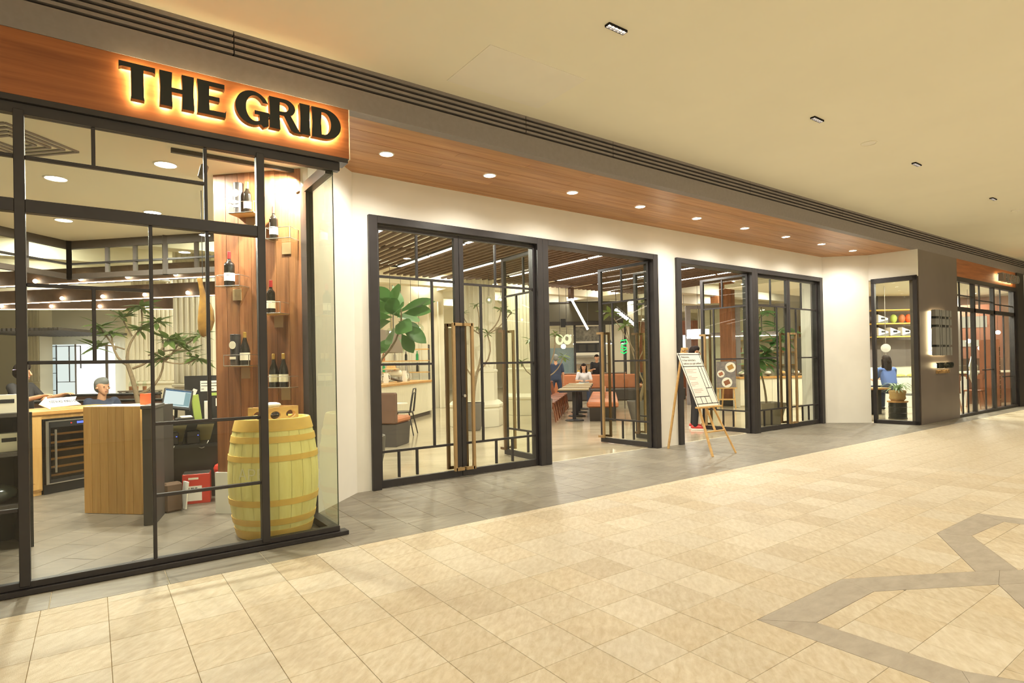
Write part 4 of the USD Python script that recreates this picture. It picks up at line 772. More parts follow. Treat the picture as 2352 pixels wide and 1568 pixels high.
# slatted ceiling with linear lights
sl = thing('ceiling', 'dark timber slat ceiling with linear lights inside the glass doors', 'ceiling', kind='structure')
LX = (3.2, 4.65, 5.95, 7.2, 8.5, 9.75, 10.98)
x = 2.3
while x < 12.3:
    if min(abs(x - l) for l in LX) > 0.065: obj('slat', G().box(x - 0.026, 1.66, 3.2, x + 0.026, 6.32, 3.234), M_DKWOOD, sl, smooth=False)
    x += 0.145
for y in (2.4, 4.0, 5.6): obj('carrier', G().box(2.2, y, 3.2345, 12.3, y + 0.04, 3.27), M_SLOT, sl, smooth=False)
obj('upper_ceiling', G().box(2.2, 1.66, 3.5, 12.5, 6.4, 3.6), M_CREAM, sl, smooth=False)
for i, l in enumerate(LX):
    for j, (y0, y1) in enumerate(((1.75, 2.98), (3.05, 4.14), (4.2, 5.38))):
        t = thing('linear_light', 'white linear light in the slat ceiling, %s line from the left, %s segment' % (ORD[i], ('nearest', 'middle', 'farthest')[j]), 'linear light', (l, (y0 + y1) / 2, 3.2))
        obj('housing', G().box(-0.035, -(y1 - y0) / 2, 0.012, 0.035, (y1 - y0) / 2, 0.08), M_BLACK, t, smooth=False); obj('uplight', G().box(-0.03, -(y1 - y0) / 2, 0.081, 0.03, (y1 - y0) / 2, 0.085), E_LINE, t, smooth=False); obj('diffuser', G().box(-0.03, -(y1 - y0) / 2 + 0.005, 0.0, 0.03, (y1 - y0) / 2 - 0.005, 0.011), E_LINE, t, smooth=False)  # glowing top strip is added to brighten the ceiling above the slats
# hanging timber beams with led strips
for k, (o, L) in enumerate((((-1.6, 8.6), 5.4), ((-1.9, 10.4), 6.4), ((-2.6, 11.0), 7.6))):
    t = thing('timber_beam', 'hanging brown timber beam with led strip and spots, %s of three' % ('nearest', 'middle', 'farthest')[k], 'beam', (*o, 0), (-math.pi / 4, -math.pi / 4, -0.42)[k]); z = (2.80, 2.66, 2.62)[k]
    obj('timber', G().box(0, -0.09, z, L, 0.09, z + 0.24, 0.01), M_DKWOOD, t, smooth=False); obj('led_strip', G().box(0, -0.095, z - 0.012, L, -0.065, z - 0.001), E_LINE, t, smooth=False)
    obj('hanger', G().box(0.4, -0.01, z + 0.24, 0.42, 0.01, 4.1).box(L - 0.5, -0.01, z + 0.24, L - 0.48, 0.01, 4.1), M_BLACK, t, smooth=False)
    for a in np.arange(0.5, L, 0.85): obj('spot_lens', G().ball((a, -0.13, z + 0.05), 0.035, (1, 1, 1), 1), E_SPOT, t)
# hall downlights, added to give the hall its general light
n_ = 0
for x in np.arange(-1.0, 22, 3.2):
    for y in (7.4, 10.0, 12.2, 14.8, 17.2):
        if x < 0.5 and y < 8: continue
        t = thing('hall_downlight', 'added round downlight in the dining hall ceiling, %s row behind the doors, %s from the left' % (ORD[(7.4, 10.0, 12.2, 14.8, 17.2).index(y)], ORD[int(round((x + 1) / 3.2))]), 'ceiling light', (x, y, 3.695 if 0 else 4.098), group='added downlights in the dining hall ceiling'); n_ += 1
        obj('lens', G().lathe([(0.09, -0.012), (0.0, -0.014)], 16), E_WARM, t); obj('trim_ring', G().lathe([(0.11, 0.0), (0.11, -0.01), (0.09, -0.012)], 16), M_WHITE, t); disc_light(t, (0, 0, -0.03), HALLL, 0.09)
for x, y, w in ((3.9, 2.6, 'left'), (6.5, 3.4, 'centre'), (9.1, 2.6, 'right'), (11.6, 3.4, 'far right')):
    t = thing('slat_downlight', 'small downlight set between the ceiling slats, %s' % w, 'ceiling light', (x, y, 3.2)); obj('lens', G().lathe([(0.03, -0.001), (0, -0.002)], 14), E_WARM, t); obj('can', G().lathe([(0.034, 0.0), (0.034, 0.1), (0, 0.1)], 14), M_BLACK, t); disc_light(t, (0, 0, -0.01), HALLL, 0.03)

# ------------------------------------------------------------------ columns
def column(label, loc, r, rot, flutes=5, r0=None, ztop=4.09):
    t = thing('column', label, 'column', loc, rot); c8 = 1 / math.cos(math.pi / 8)
    obj('plinth', G().lathe([(r * 1.22 * c8, 0), (r * 1.22 * c8, 0.36), (r * 1.18 * c8, 0.40)], 8, rot=math.pi / 8).lathe([(r * 1.18 * c8, 0.40), (0, 0.40)], 8, rot=math.pi / 8), M_CREAM, t, smooth=False)
    obj('base_moulding', G().lathe([(r * 1.18 * c8, 0.40), (r * 1.25 * c8, 0.43), (r * 1.25 * c8, 0.48), (r * 1.1 * c8, 0.55), (r * 1.0 * c8, 0.57)], 8, rot=math.pi / 8), M_CREAM, t, smooth=25)
    obj('shaft', G().lathe([(r * c8, 0.57), (r * c8, 1.18), (r * 1.03 * c8, 1.19), (r * 1.03 * c8, 1.23), (r * 0.96 * c8, 1.25), (r * 0.96 * c8, ztop)], 8, rot=math.pi / 8), M_CREAM, t, smooth=False)
    for k in range(8):
        for j in (-1, 0, 1): obj('flute', G().cb(r * 0.966, j * r * 0.2, 2.66, 0.03, r * 0.1, 2.72, 0.008, rz(k * math.pi / 4)), M_CREAM, t, smooth=False)
    return t
column('cream octagonal column with moulded plinth behind the leftmost double door', (6.98, 6.5, 0), 0.46, 0.785)
column('cream octagonal column farther back between leftmost and second door', (9.6, 8.1, 0), 0.46, 0.785)
def pilaster(label, c, w, z0=0.0):
    t = thing('pilaster', label, 'pilaster', (*c, 0), -math.pi / 4 + 0.1)
    obj('pier', G().box(-w / 2, 0, 0, w / 2, 0.5, 4.09), M_CREAM, t, smooth=False); obj('dado_rail', G().box(-w / 2 - 0.03, -0.04, 1.02, w / 2 + 0.03, 0.0, 1.08, 0.01).box(-w / 2 - 0.03, -0.03, 0, w / 2 + 0.03, 0, 0.2, 0.01), M_CREAM, t, smooth=False)
    n = int(w / 0.11)
    for k in range(n): obj('flute', G().box(-w / 2 + (k + 0.2) * w / n, -0.025, 1.1, -w / 2 + (k + 0.75) * w / n, 0, 4.09, 0.008), M_CREAM, t, smooth=False)
pilaster('wide cream fluted pier seen behind the plumeria tree', (1.66, 8.75), 0.82); pilaster('cream fluted pier farther back left of the plumeria tree', (1.35, 13.3), 1.3); pilaster('cream plain pier left of the far bright windows', (-1.62, 20.2), 0.55)

# ------------------------------------------------------------------ booths, man, tree behind the left counter
for k, (c, w, z) in enumerate((((0.05, 6.9), 2.3, 0.79), ((0.05, 8.2), 2.6, 0.86), ((-0.2, 9.6), 3.0, 0.93))):
    t = thing('booth_bench', 'brown upholstered booth back behind the oak counter, %s row' % ('nearest', 'middle', 'farthest')[k], 'bench', (*c, 0), -0.62)
    obj('back', G().box(-w / 2, 0, 0.1, w / 2, 0.12, z - 0.035, 0.02), M_BROWN, t, smooth=False); obj('top_cap', G().box(-w / 2 - 0.02, -0.02, z - 0.035, w / 2 + 0.02, 0.14, z, 0.008), M_BLKP, t, smooth=False); obj('seat', G().box(-w / 2, 0.12, 0.0, w / 2, 0.6, 0.45, 0.03), M_BROWN, t, smooth=False)
person('person', 'man in dark jacket with short grey hair seated behind the host stand', (0.05, 5.8, 0), -2.6, M_CLN, M_CLB, M_GREYH, M_BLKP, 'sit', 1.66, arms='table', lower=False, sit=0.37)
person('person', 'person in dark sleeves reaching over parcels, half hidden by the window post', (-0.75, 4.955, 0), -2.1, M_CLB, M_CLB, M_HAIR, M_BLKP, 'stand', 1.45, arms='reach')
sd = thing('side_table', 'small dark side table with glass jars before the fluted pier', 'table', (0.85, 10.7, 0), -0.6); obj('top', G().cb(0, 0, 0.92, 0.8, 0.3, 0.03), M_STEEL, sd, smooth=False); obj('shelf', G().cb(0, 0, 0.82, 0.7, 0.26, 0.14), M_BLKP, sd, smooth=False)
for x, y in ((-0.36, -0.12), (0.36, -0.12), (-0.36, 0.12), (0.36, 0.12)): obj('leg', G().cb(x, y, 0.45, 0.04, 0.04, 0.9), M_BLKP, sd, smooth=False)
for k, x in enumerate((-0.2, -0.08, 0.1)): t = thing('glass_jar', 'clear glass jar on the dark side table, %s' % ('left', 'middle', 'right')[k], 'jar', (0.85 + x * 0.825, 10.7 - x * 0.565, 0.9355)); obj('jar', G().lathe([(0.04, 0), (0.045, 0.14), (0.03, 0.17), (0.03, 0.2), (0, 0.2)], 14), M_GLASS2, t); obj('contents', G().lathe([(0, 0.003), (0.036, 0.003), (0.04, 0.09), (0, 0.09)], 12), M_LEATHER, t)

def plumeria(label, base, rnd, trunk, limbs, pot=None, n=9, L=0.19, Wd=0.055):
    t = thing('plumeria_tree', label, 'tree', base, 0); g = G(); branch(g, trunk, 0.042, 0.03); tips = []
    for p, r in limbs: branch(g, p, r, 0.012); tips.append(p[-1])
    obj('trunk', g, M_BARK, t, smooth=True)
    if pot: obj('pot', G().lathe(pot, 28), M_POT, t, smooth=40); obj('soil', G().lathe([(pot[-1][0], pot[-1][1] - 0.06), (0, pot[-1][1] - 0.05)], 24), M_SOIL, t)
    leaves(t, tips, rnd, n, L, Wd, M_LEAFP, 0.1, (-0.5, 0.6), 0.7)
    return t
POT1 = [(0, 0), (0.15, 0), (0.165, 0.02), (0.235, 0.30), (0.25, 0.50), (0.245, 0.52), (0.225, 0.52), (0.22, 0.5), (0.215, 0.42)]
PR = random.Random(3)
def rel(pts, b): return [np.array(p, float) - np.array(b) for p in pts]
b_ = (0.60, 6.05, 0)
tr0 = bez((0.0, 0, 0.4), (-0.02, 0, 1.0), (-0.16, 0.05, 1.45))
lim = [(bez((-0.16, 0.05, 1.45), (-0.2, 0.1, 1.75), (0.0, 0.0, 2.0)), 0.024), (bez((-0.16, 0.05, 1.45), (-0.35, 0.2, 1.55), (-0.36, 0.25, 1.95)), 0.022), (bez((-0.02, 0, 1.0), (0.28, -0.2, 1.12), (0.3, -0.2, 1.55)), 0.024), (bez((-0.1, 0.03, 1.4), (0.2, -0.15, 1.5), (0.36, -0.28, 1.85)), 0.02),
       (bez((0.3, -0.2, 1.5), (0.42, -0.3, 1.6), (0.5, -0.36, 1.82)), 0.016), (bez((0.2, -0.15, 1.5), (0.4, -0.3, 1.6), (0.75, -0.55, 1.9)), 0.012), (bez((-0.2, 0.1, 1.7), (-0.4, 0.3, 1.8), (-0.55, 0.38, 1.75)), 0.012), (bez((0.3, -0.2, 1.5), (0.6, -0.4, 1.4), (0.72, -0.5, 1.55)), 0.012), (bez((0.0, 0, 1.98), (0.05, -0.02, 2.1), (0.02, 0, 2.35)), 0.014), (bez((-0.3, 0.2, 1.7), (-0.42, 0.25, 1.9), (-0.5, 0.3, 2.05)), 0.014), (bez((0.3, -0.2, 1.6), (0.3, -0.18, 1.9), (0.22, -0.1, 2.12)), 0.014), (bez((-0.1, 0, 1.9), (-0.2, 0.1, 2.1), (-0.22, 0.1, 2.2)), 0.012), (bez((0.1, -0.1, 1.6), (0.3, -0.25, 1.7), (0.62, -0.45, 1.66)), 0.012)]
plumeria('plumeria tree with forked trunk and long leaves behind the till', b_, PR, tr0, lim, POT1, 16, 0.27, 0.078)

# ------------------------------------------------------------------ leftmost door view
p1 = thing('potted_tree', 'fiddle leaf fig with very large leaves in a round grey pot behind the leftmost door', 'potted tree', (2.66, 2.16, 0))
obj('pot', G().lathe(POT1, 36), M_POT, p1, smooth=40); obj('soil', G().lathe([(0.216, 0.44), (0, 0.45)], 24), M_SOIL, p1)
g = G(); branch(g, bez((0, 0, 0.42), (0.05, 0, 1.1), (0.2, -0.1, 1.45)), 0.018, 0.014); branch(g, bez((0.2, -0.1, 1.45), (0.42, -0.25, 1.7), (0.4, -0.24, 2.05)), 0.014, 0.01); obj('trunk', g, M_BARK, p1, smooth=True)
for (dx, dz, az, el, L, Wd) in ((0.36, 2.0, 2.6, 0.35, 0.34, 0.2), (0.4, 2.02, 1.2, 1.15, 0.40, 0.22), (0.42, 2.05, -0.6, 0.35, 0.42, 0.14), (0.3, 1.95, 3.0, 0.0, 0.36, 0.16), (0.38, 1.9, -0.3, -0.45, 0.36, 0.22), (0.34, 1.85, -1.6, -0.1, 0.36, 0.24), (0.4, 1.95, 3.6, 0.75, 0.34, 0.2), (0.3, 1.7, 2.4, -0.7, 0.26, 0.14), (0.42, 1.75, -1.2, -0.9, 0.28, 0.16), (0.36, 1.72, 0.4, -0.8, 0.26, 0.14), (0.35, 2.1, 4.2, 1.0, 0.3, 0.2), (0.22, 1.55, 2.9, 0.2, 0.15, 0.09), (0.45, 2.0, -1.0, 0.15, 0.36, 0.2), (0.3, 2.05, 2.0, 0.6, 0.34, 0.2), (0.38, 2.0, -0.9, 0.5, 0.44, 0.15), (0.36, 1.95, 0.2, 0.1, 0.4, 0.17), (0.28, 1.9, 3.4, -0.3, 0.34, 0.18), (0.32, 2.08, 3.0, 0.9, 0.32, 0.18), (0.4, 1.85, -0.8, -0.5, 0.38, 0.2), (0.3, 1.8, -2.2, -0.4, 0.36, 0.22), (0.34, 1.98, -1.9, 0.3, 0.38, 0.2)):
    v, f = leaf_mesh(L, Wd, 0.2, 0.18, 9, 1.35); obj('leaf', G().add(v, f, tr(dx, -0.2, dz) @ orient((math.cos(az) * math.cos(el), math.sin(az) * math.cos(el), math.sin(el)), 0.9)), M_LEAFF, p1, smooth=60)
ctr = thing('counter', 'cream boarded bar counter with oak top behind the leftmost door', 'counter', (4.4, 6.75, 0), math.pi / 4)
for k in range(38): obj('board', G().box(0.002 + k * 0.125, -0.012, 0.1, 0.123 + k * 0.125, 0.02, 0.9, 0.003), M_CREAM, ctr, smooth=False)
obj('carcass', G().box(0, 0.021, 0.1, 4.75, 0.6, 0.9), M_CREAM, ctr, smooth=False); obj('plinth', G().box(0.02, 0.04, 0, 4.73, 0.58, 0.1), M_CHAR, ctr, smooth=False); obj('worktop', G().box(-0.03, -0.06, 0.9, 4.8, 0.64, 0.96, 0.006), M_WOODT, ctr, smooth=False)
def bar_at(a, b=0.25): return (4.4 + (a - b) * 0.7071, 6.75 + (a + b) * 0.7071, 0.9602)
for k, a in enumerate((1.15, 1.45, 1.62, 2.0, 2.9, 3.3, 3.5)):
    W_ = ('at the left end', 'second from the left', 'third from the left', 'left of the hat shaped lamp', 'right of the tray', 'second from the right end', 'at the right end')[k]
    t = thing('jug', 'pale jug on the bar counter, %s' % W_, 'jug', bar_at(a)); obj('body', G().lathe([(0, 0), (0.06, 0), (0.07, 0.1), (0.05, 0.2), (0.055, 0.24 + 0.02 * (k % 3)), (0, 0.235)], 16), M_PAPER if k % 2 else M_STEEL, t); obj('handle', G().tube([(0.06, 0, 0.06), (0.11, 0, 0.09), (0.1, 0, 0.19), (0.05, 0, 0.2)], 0.008, 6), M_PAPER, t)
t = thing('serving_tray', 'grey tilted serving tray of folded cloths on the bar counter', 'tray', bar_at(2.35)); obj('tray', G().cb(0, 0, 0.1, 0.42, 0.3, 0.03, 0.008, ry(0.3)), M_POT, t, smooth=False); obj('cloths', G().cb(0.1, 0.05, 0.22, 0.36, 0.26, 0.16, 0.05), M_LABEL, t, smooth=False); obj('straw_hat', G().lathe([(0.2, 0.32), (0.2, 0.335), (0.12, 0.35), (0.09, 0.45), (0, 0.47)], 18), M_PINE, t)
# back bar shelving and hood
bb = thing('back_bar', 'back bar shelves of glassware behind the cream counter', 'shelf', (6.9, 12.2, 0), -0.59)
for z in (1.15, 1.5, 1.85): obj('shelf_board', G().box(-1.6, 0, z, 1.7, 0.3, z + 0.03), M_WOODL, bb, smooth=False)
for x in (-1.6, 0.1, 1.67): obj('upright', G().box(x, 0.0, 0.0, x + 0.03, 0.3, 2.0), M_BLACK, bb, smooth=False)
obj('cupboard', G().box(-1.6, 0.0, 0.0, 1.7, 0.4, 0.9), M_CHAR, bb, smooth=False)
for j, z in enumerate((1.181, 1.531)):
    for k in range(9):
        x = -1.4 + 0.34 * k; t = thing('bar_bottle', 'bottle on the back bar shelf, %s shelf, %s from the left' % (('lower', 'upper')[j], ORD[k]), 'bottle', (6.9 + x * 0.831 + 0.15 * 0.556, 12.2 - x * 0.556 + 0.15 * 0.831, z), 0); obj('body', G().lathe([(0, 0), (0.04, 0), (0.04, 0.17), (0.015, 0.22), (0.015, 0.28), (0, 0.28)], 12), (M_BOTTLE, M_GREEN, M_LEATHER, M_STEEL)[(k + j) % 4], t)
hd = thing('bar_hood', 'taupe canopy hood hanging over the bar counter', 'canopy', (5.4, 9.2, 0), math.pi / 4); obj('canopy', G().box(-0.3, 0, 1.75, 2.9, 0.5, 2.35), mat('hood_taupe', (128, 114, 98), 0.6), hd, smooth=False); obj('rods', G().box(0, 0.2, 2.35, 0.02, 0.22, 4.1).box(2.7, 0.2, 2.35, 2.72, 0.22, 4.1), M_BLACK, hd, smooth=False)
for k, (x, y, z) in enumerate(((5.0, 6.6, 2.05), (5.15, 6.4, 2.15), (5.32, 6.3, 2.0), (5.45, 6.2, 2.12), (6.62, 5.35, 2.67), (6.82, 5.22, 2.67))):
    t = thing('globe_pendant', 'clear glass globe pendant, %s' % ('leftmost over the bar', 'second from the left over the bar', 'third from the left over the bar', 'fourth from the left over the bar', 'left of the pair by the column', 'right of the pair by the column')[k], 'pendant lamp', (x, y, z))
    obj('globe', G().ball((0, 0, 0), 0.1 if k < 4 else 0.07, n=3), M_GLASS2, t, smooth=True); obj('bulb', G().ball((0, 0, 0.01), 0.024, n=1), E_SPOT, t); obj('cord', G().tube([(0, 0, 0.09), (0, 0, 3.29 - z if y < 6.3 else 4.09 - z)], 0.004, 5), M_BLACK, t)
def bentwood(label, loc, rot):
    t = thing('bentwood_chair', label, 'chair', loc, rot)
    obj('seat', G().lathe([(0, 0.44), (0.2, 0.44), (0.205, 0.455), (0.19, 0.465), (0, 0.46)], 24), M_BLACK, t)
    for x, y in ((-0.15, 0.15), (0.15, 0.15)): obj('leg', G().tube([(x, y, 0.44), (x * 1.35, y * 1.3, 0)], [0.014, 0.011], 8), M_BLACK, t)
    for x in (-0.15, 0.15): obj('leg', G().tube([(x, -0.15, 0.44), (x * 1.3, -0.24, 0)], [0.014, 0.011], 8), M_BLACK, t)
    a = [(0.19 * math.cos(u), -0.17 - 0.08 * math.sin(u), 0.45 + 0.46 * min(1, math.sin(u) * 1.25)) for u in np.linspace(0, math.pi, 18)]; obj('back_hoop', G().tube(a, 0.012, 8), M_BLACK, t)
    a = [(0.11 * math.cos(u), -0.17 - 0.07 * math.sin(u), 0.45 + 0.38 * min(1, math.sin(u) * 1.25)) for u in np.linspace(0, math.pi, 16)]; obj('back_inner_hoop', G().tube(a, 0.009, 8), M_BLACK, t)
    obj('ring', G().tube([(0.17 * math.cos(u), 0.17 * math.sin(u), 0.2) for u in np.linspace(0, 2 * math.pi, 20)], 0.008, 6), M_BLACK, t)
    return t
bw = bentwood('black bentwood chair in front of the cream bar counter', (4.98, 6.02, 0), 0.9)
ts = thing('bistro_table', 'pale topped bistro table beside the bentwood chair', 'table', (4.42, 5.45, 0), 0.4); obj('top', G().cb(0, 0, 0.66, 0.5, 0.5, 0.03, 0.004), M_LABEL, ts, smooth=False); obj('pedestal', G().lathe([(0.03, 0.02), (0.03, 0.645)], 12), M_BLACK, ts); obj('base', G().lathe([(0, 0), (0.2, 0), (0.2, 0.012), (0.04, 0.03), (0, 0.03)], 20), M_BLACK, ts)
bo = thing('booth_sofa', 'dark booth seat with orange cushions behind the round grey pot', 'booth', (4.0, 5.05, 0), 0.75); obj('base', G().prism(Polygon([(0, 0.0), (0.58, 0.0), (0.66, 0.37), (0, 0.37)]), 0, 1.0, rz(0) @ tr(-0.3, 0.5, 0) @ rx(math.pi / 2)), M_CHAR, bo, smooth=False)
obj('cushion', G().cb(0.08, 0, 0.43, 0.7, 0.98, 0.11, 0.035), M_LEATHER, bo, smooth=False); obj('back', G().cb(-0.27, 0, 0.65, 0.13, 1.0, 0.52, 0.02), M_BROWN, bo, smooth=False)
b_ = (6.42, 5.72, 0)
pot2 = [(r * 0.95, z * 1.1) for r, z in POT1]
plumeria('plumeria tree in a dark pot before the octagonal column', b_, PR, bez((0, 0, 0.5), (0.02, 0, 0.9), (0.08, -0.05, 1.2)), [(bez((0.08, -0.05, 1.2), (0.2, -0.15, 1.6), (0.12, -0.08, 2.1)), 0.024), (bez((0.08, -0.05, 1.2), (0.42, -0.3, 1.5), (0.25, -0.2, 2.0)), 0.02), (bez((0.12, -0.08, 2.0), (-0.1, 0.1, 2.2), (-0.15, 0.15, 2.45)), 0.014), (bez((0.25, -0.2, 2.0), (0.5, -0.35, 2.2), (0.5, -0.35, 2.5)), 0.016), (bez((0.12, -0.08, 2.1), (0.15, -0.1, 2.4), (0.1, -0.05, 2.6)), 0.012), (bez((0.25, -0.2, 2.0), (0.4, -0.3, 2.0), (0.66, -0.5, 2.42)), 0.012), (bez((0, 0, 1.1), (-0.25, 0.2, 1.5), (-0.3, 0.25, 2.2)), 0.016)], pot2, 9, 0.21, 0.06)
b_ = (8.15, 5.6, 0)
plumeria('plumeria tree with sparse leaves right of the octagonal column', b_, PR, bez((0, 0, 0.4), (0.0, 0, 0.8), (0.02, 0, 1.1)), [(bez((0.02, 0, 1.1), (-0.2, 0.15, 1.3), (-0.2, 0.15, 1.9)), 0.02), (bez((0.02, 0, 1.1), (0.3, -0.2, 1.4), (0.25, -0.2, 2.0)), 0.02), (bez((0.1, 0, 1.5), (0.1, 0, 1.9), (0.02, 0, 2.3)), 0.014), (bez((0, 0, 1.0), (0.3, -0.25, 1.1), (0.4, -0.3, 1.5)), 0.014), (bez((0, 0, 1.0), (-0.3, 0.2, 1.1), (-0.35, 0.25, 1.4)), 0.012)], pot2, 9, 0.21, 0.062)
# ------------------------------------------------------------------ second door view: tables, chairs, benches
Q = np.array([0.7071, 0.7071, 0]); QN = np.array([-0.7071, 0.7071, 0])      # the row runs along Q
T0 = np.array([9.22, 5.72, 0])
def dining_table(label, loc):
    t = thing('dining_table', label, 'table', loc, math.pi / 4, 'tables of the long dining row')
    for k in range(4): obj('plank', G().box(-0.36 + 0.18 * k + 0.0015, -0.35, 0.72, -0.18 + 0.18 * k - 0.0015, 0.35, 0.75, 0.003), mat('table_top', (166, 148, 112), 0.3, rnd=0.1) if not stage.GetPrimAtPath('/World/Looks/table_top') else '/World/Looks/table_top', t, smooth=False)
    obj('edge_frame', G().box(-0.37, -0.36, 0.69, 0.37, 0.36, 0.7195), M_BLACK, t, smooth=False)
    obj('pedestal', G().cb(0, 0, 0.36, 0.08, 0.08, 0.66), M_BLACK, t, smooth=False); obj('base', G().lathe([(0, 0), (0.22, 0), (0.22, 0.012), (0.06, 0.035), (0, 0.035)], 20), M_BLACK, t)
    return t
def spindle_chair(label, loc, rot):
    t = thing('spindle_chair', label, 'chair', loc, rot, 'brown spindle back chairs along the dining row')
    obj('seat', G().cb(0, 0, 0.44, 0.42, 0.4, 0.035, 0.012), M_CHAIRW, t, smooth=False)
    for x, y in ((-0.17, 0.16), (0.17, 0.16), (-0.17, -0.16), (0.17, -0.16)): obj('leg', G().tube([(x, y, 0.43), (x * 1.25, y * 1.4, 0)], [0.018, 0.012], 8), M_CHAIRW, t)
    obj('stretcher', G().tube([(-0.19, 0.19, 0.2), (0.19, 0.19, 0.2)], 0.008, 6).tube([(-0.19, -0.19, 0.2), (0.19, -0.19, 0.2)], 0.008, 6), M_CHAIRW, t)
    obj('top_rail', G().tube([(-0.2, -0.25, 0.80), (0, -0.29, 0.81), (0.2, -0.25, 0.80)], 0.022, 8), M_CHAIRW, t)
    for k in range(6): x = -0.18 + 0.072 * k; obj('spindle', G().tube([(x * 0.92, -0.18, 0.45), (x, -0.255 - 0.03 * (1 - abs(x) / 0.2), 0.80)], 0.009, 6), M_CHAIRW, t)
    return t
tb0 = None; ch0 = None
for k in range(4):
    loc = T0 + Q * (1.15 * k); lab = '%s table of the long dining row seen through the open second door' % ('nearest', 'second', 'third', 'farthest')[k]
    tb0 = dining_table(lab, loc) if k == 0 else (dup(tb0, lab, loc, math.pi / 4), tb0)[1]
    for j in (0, 1):
        loc = T0 + Q * (1.15 * k - 0.26 + 0.52 * j) + QN * 0.62; lab = 'brown spindle back chair on the left of the %s dining table, %s' % (('nearest', 'second', 'third', 'farthest')[k], ('front', 'rear')[j])
        ch0 = spindle_chair(lab, loc, math.pi / 4 + math.pi) if ch0 is None else (dup(ch0, lab, loc, math.pi / 4 + math.pi), ch0)[1]
bn = thing('dining_bench', 'long tan leather bench with dark tapered base along the dining row', 'bench', T0 - QN * 0.78 - Q * 0.35 + np.array([-0.09, 0.07, 0]), math.pi / 4)
L = 4.9
obj('base', G().prism(Polygon([(0.18, 0), (L, 0), (L, 0.32), (0, 0.32)]), -0.3, 0.3, rx(math.pi / 2)), M_CHAR, bn, smooth=False)
for k in range(4): obj('cushion', G().box(k * L / 4 + 0.005, -0.36, 0.322, (k + 1) * L / 4 - 0.005, 0.36, 0.45, 0.03), M_LEATHER, bn, smooth=False)
for k in range(1, 4): obj('back_rest', G().box(k * L / 4 + 0.01, -0.06, 0.45, (k + 1) * L / 4 - 0.01, 0.06, 0.62, 0.02), M_LEATHER, bn, smooth=False)
b2 = thing('booth_bench', 'tan leather booth back before the open kitchen', 'bench', (15.2, 10.5, 0), -0.62 - 0.1); obj('back', G().box(-1.7, 0, 0.42, 2.6, 0.14, 0.92, 0.03), M_LEATHER, b2, smooth=False); obj('seat', G().box(-1.7, -0.5, 0.0, 2.6, 0, 0.42, 0.03), M_CHAR, b2, smooth=False)
person('person', 'woman with long dark hair in pale top reading at the dining row', (13.45, 9.95, 0), 2.4, M_CLW, M_CLN, M_HAIR, M_BLKP, 'sit', 1.62, hair_len=0.24, arms='table')
person('person', 'cook in black t-shirt standing at the open kitchen', (15.6, 11.55, 0), 2.5, M_CLB, M_CLB, M_HAIR, M_BLKP, 'stand', 1.62, arms='work')
person('person', 'diner in navy clothing walking beside the dining row', (11.85, 9.5, 0), -0.6, M_CLN, M_CLN, M_GREYH, M_BLKP, 'stride', 1.6, arms='down')
person('person', 'person in black seated at the far right of the dining row', (11.9, 5.75, 0), 2.0, M_CLB, M_CLB, M_HAIR, M_BLKP, 'sit', 1.66, arms='table')
person('person', 'person in black with red shoes standing behind the wooden easel', (9.72, 2.72, 0), -2.4, M_CLB, M_CLB, M_HAIR, M_RED, 'stride', 1.60, arms='down')
t = thing('menu', 'open menu on the farthest dining table', 'menu', T0 + Q * 3.3 + np.array([0, 0, 0.7505]), 0.785); obj('page', G().cb(0, 0, 0.004, 0.3, 0.22, 0.006), M_LABEL, t, smooth=False)
# kitchen
kt = thing('open_kitchen', 'open kitchen with black frame, grey hood and glass panels', 'kitchen', (15.3, 12.35, 0), -0.622)
KX0, KX1 = -1.36, 1.9
obj('hood', G().box(KX0, -0.1, 2.95, KX1 + 0.1, 0.6, 3.7, 0.01), mat('hood_grey', (92, 88, 74), 0.5), kt, smooth=False); obj('hood_trim', G().box(KX0, -0.12, 3.68, KX1 + 0.12, 0.62, 3.72), M_BLACK, kt, smooth=False); obj('header', G().box(KX0 - 0.3, -0.16, 2.82, KX1 + 0.3, 0.1, 2.95), M_BLACK, kt, smooth=False)
for x in (KX0, -0.06, 1.1, KX1): obj('post', G().box(x - 0.04, -0.06, 0, x + 0.04, 0.02, 2.82), M_BLACK, kt, smooth=False)
obj('counter', G().box(KX0, -0.1, 0.0, KX1, 0.5, 0.93), M_LEATHER, kt, smooth=False); obj('pass_top', G().box(KX0, -0.14, 0.93, KX1, 0.54, 0.97), M_STEEL, kt, smooth=False)
obj('back_wall', G().box(KX0, 1.6, 0, KX1 + 0.5, 1.7, 3.0), M_LABEL, kt, smooth=False); obj('menu_panel', G().box(-0.02, -0.03, 1.75, 1.06, 0.0, 2.12), M_BLKP, kt, smooth=False)
obj('grid_panel', G().box(-0.02, 0.2, 2.2, 1.06, 0.22, 2.78), mat('steel_mesh', (150, 146, 132), 0.4, metal=0.5, scale=9, c2=(96, 92, 84)), kt, smooth=False)
obj('door_glass', G().box(KX0 + 0.05, -0.02, 0.98, -0.1, -0.01, 2.8), M_GLASS, kt, smooth=False); obj('side_panel', G().box(KX0 + 0.04, 0.06, 0.0, -0.1, 0.1, 1.95), mat('blue_grey_panel', (134, 150, 166), 0.5), kt, smooth=False)
for x in (0.1, 0.45, 0.8): obj('notice', G().box(x, -0.035, 1.8, x + 0.26, -0.031, 2.06), mat('chalk_grey', (70, 68, 64), 0.8) if not stage.GetPrimAtPath('/World/Looks/chalk_grey') else '/World/Looks/chalk_grey', kt, smooth=False)
for z in (1.3, 1.62): obj('rack_shelf', G().box(-0.02, 1.2, z, 1.5, 1.55, z + 0.03), M_STEEL, kt, smooth=False)
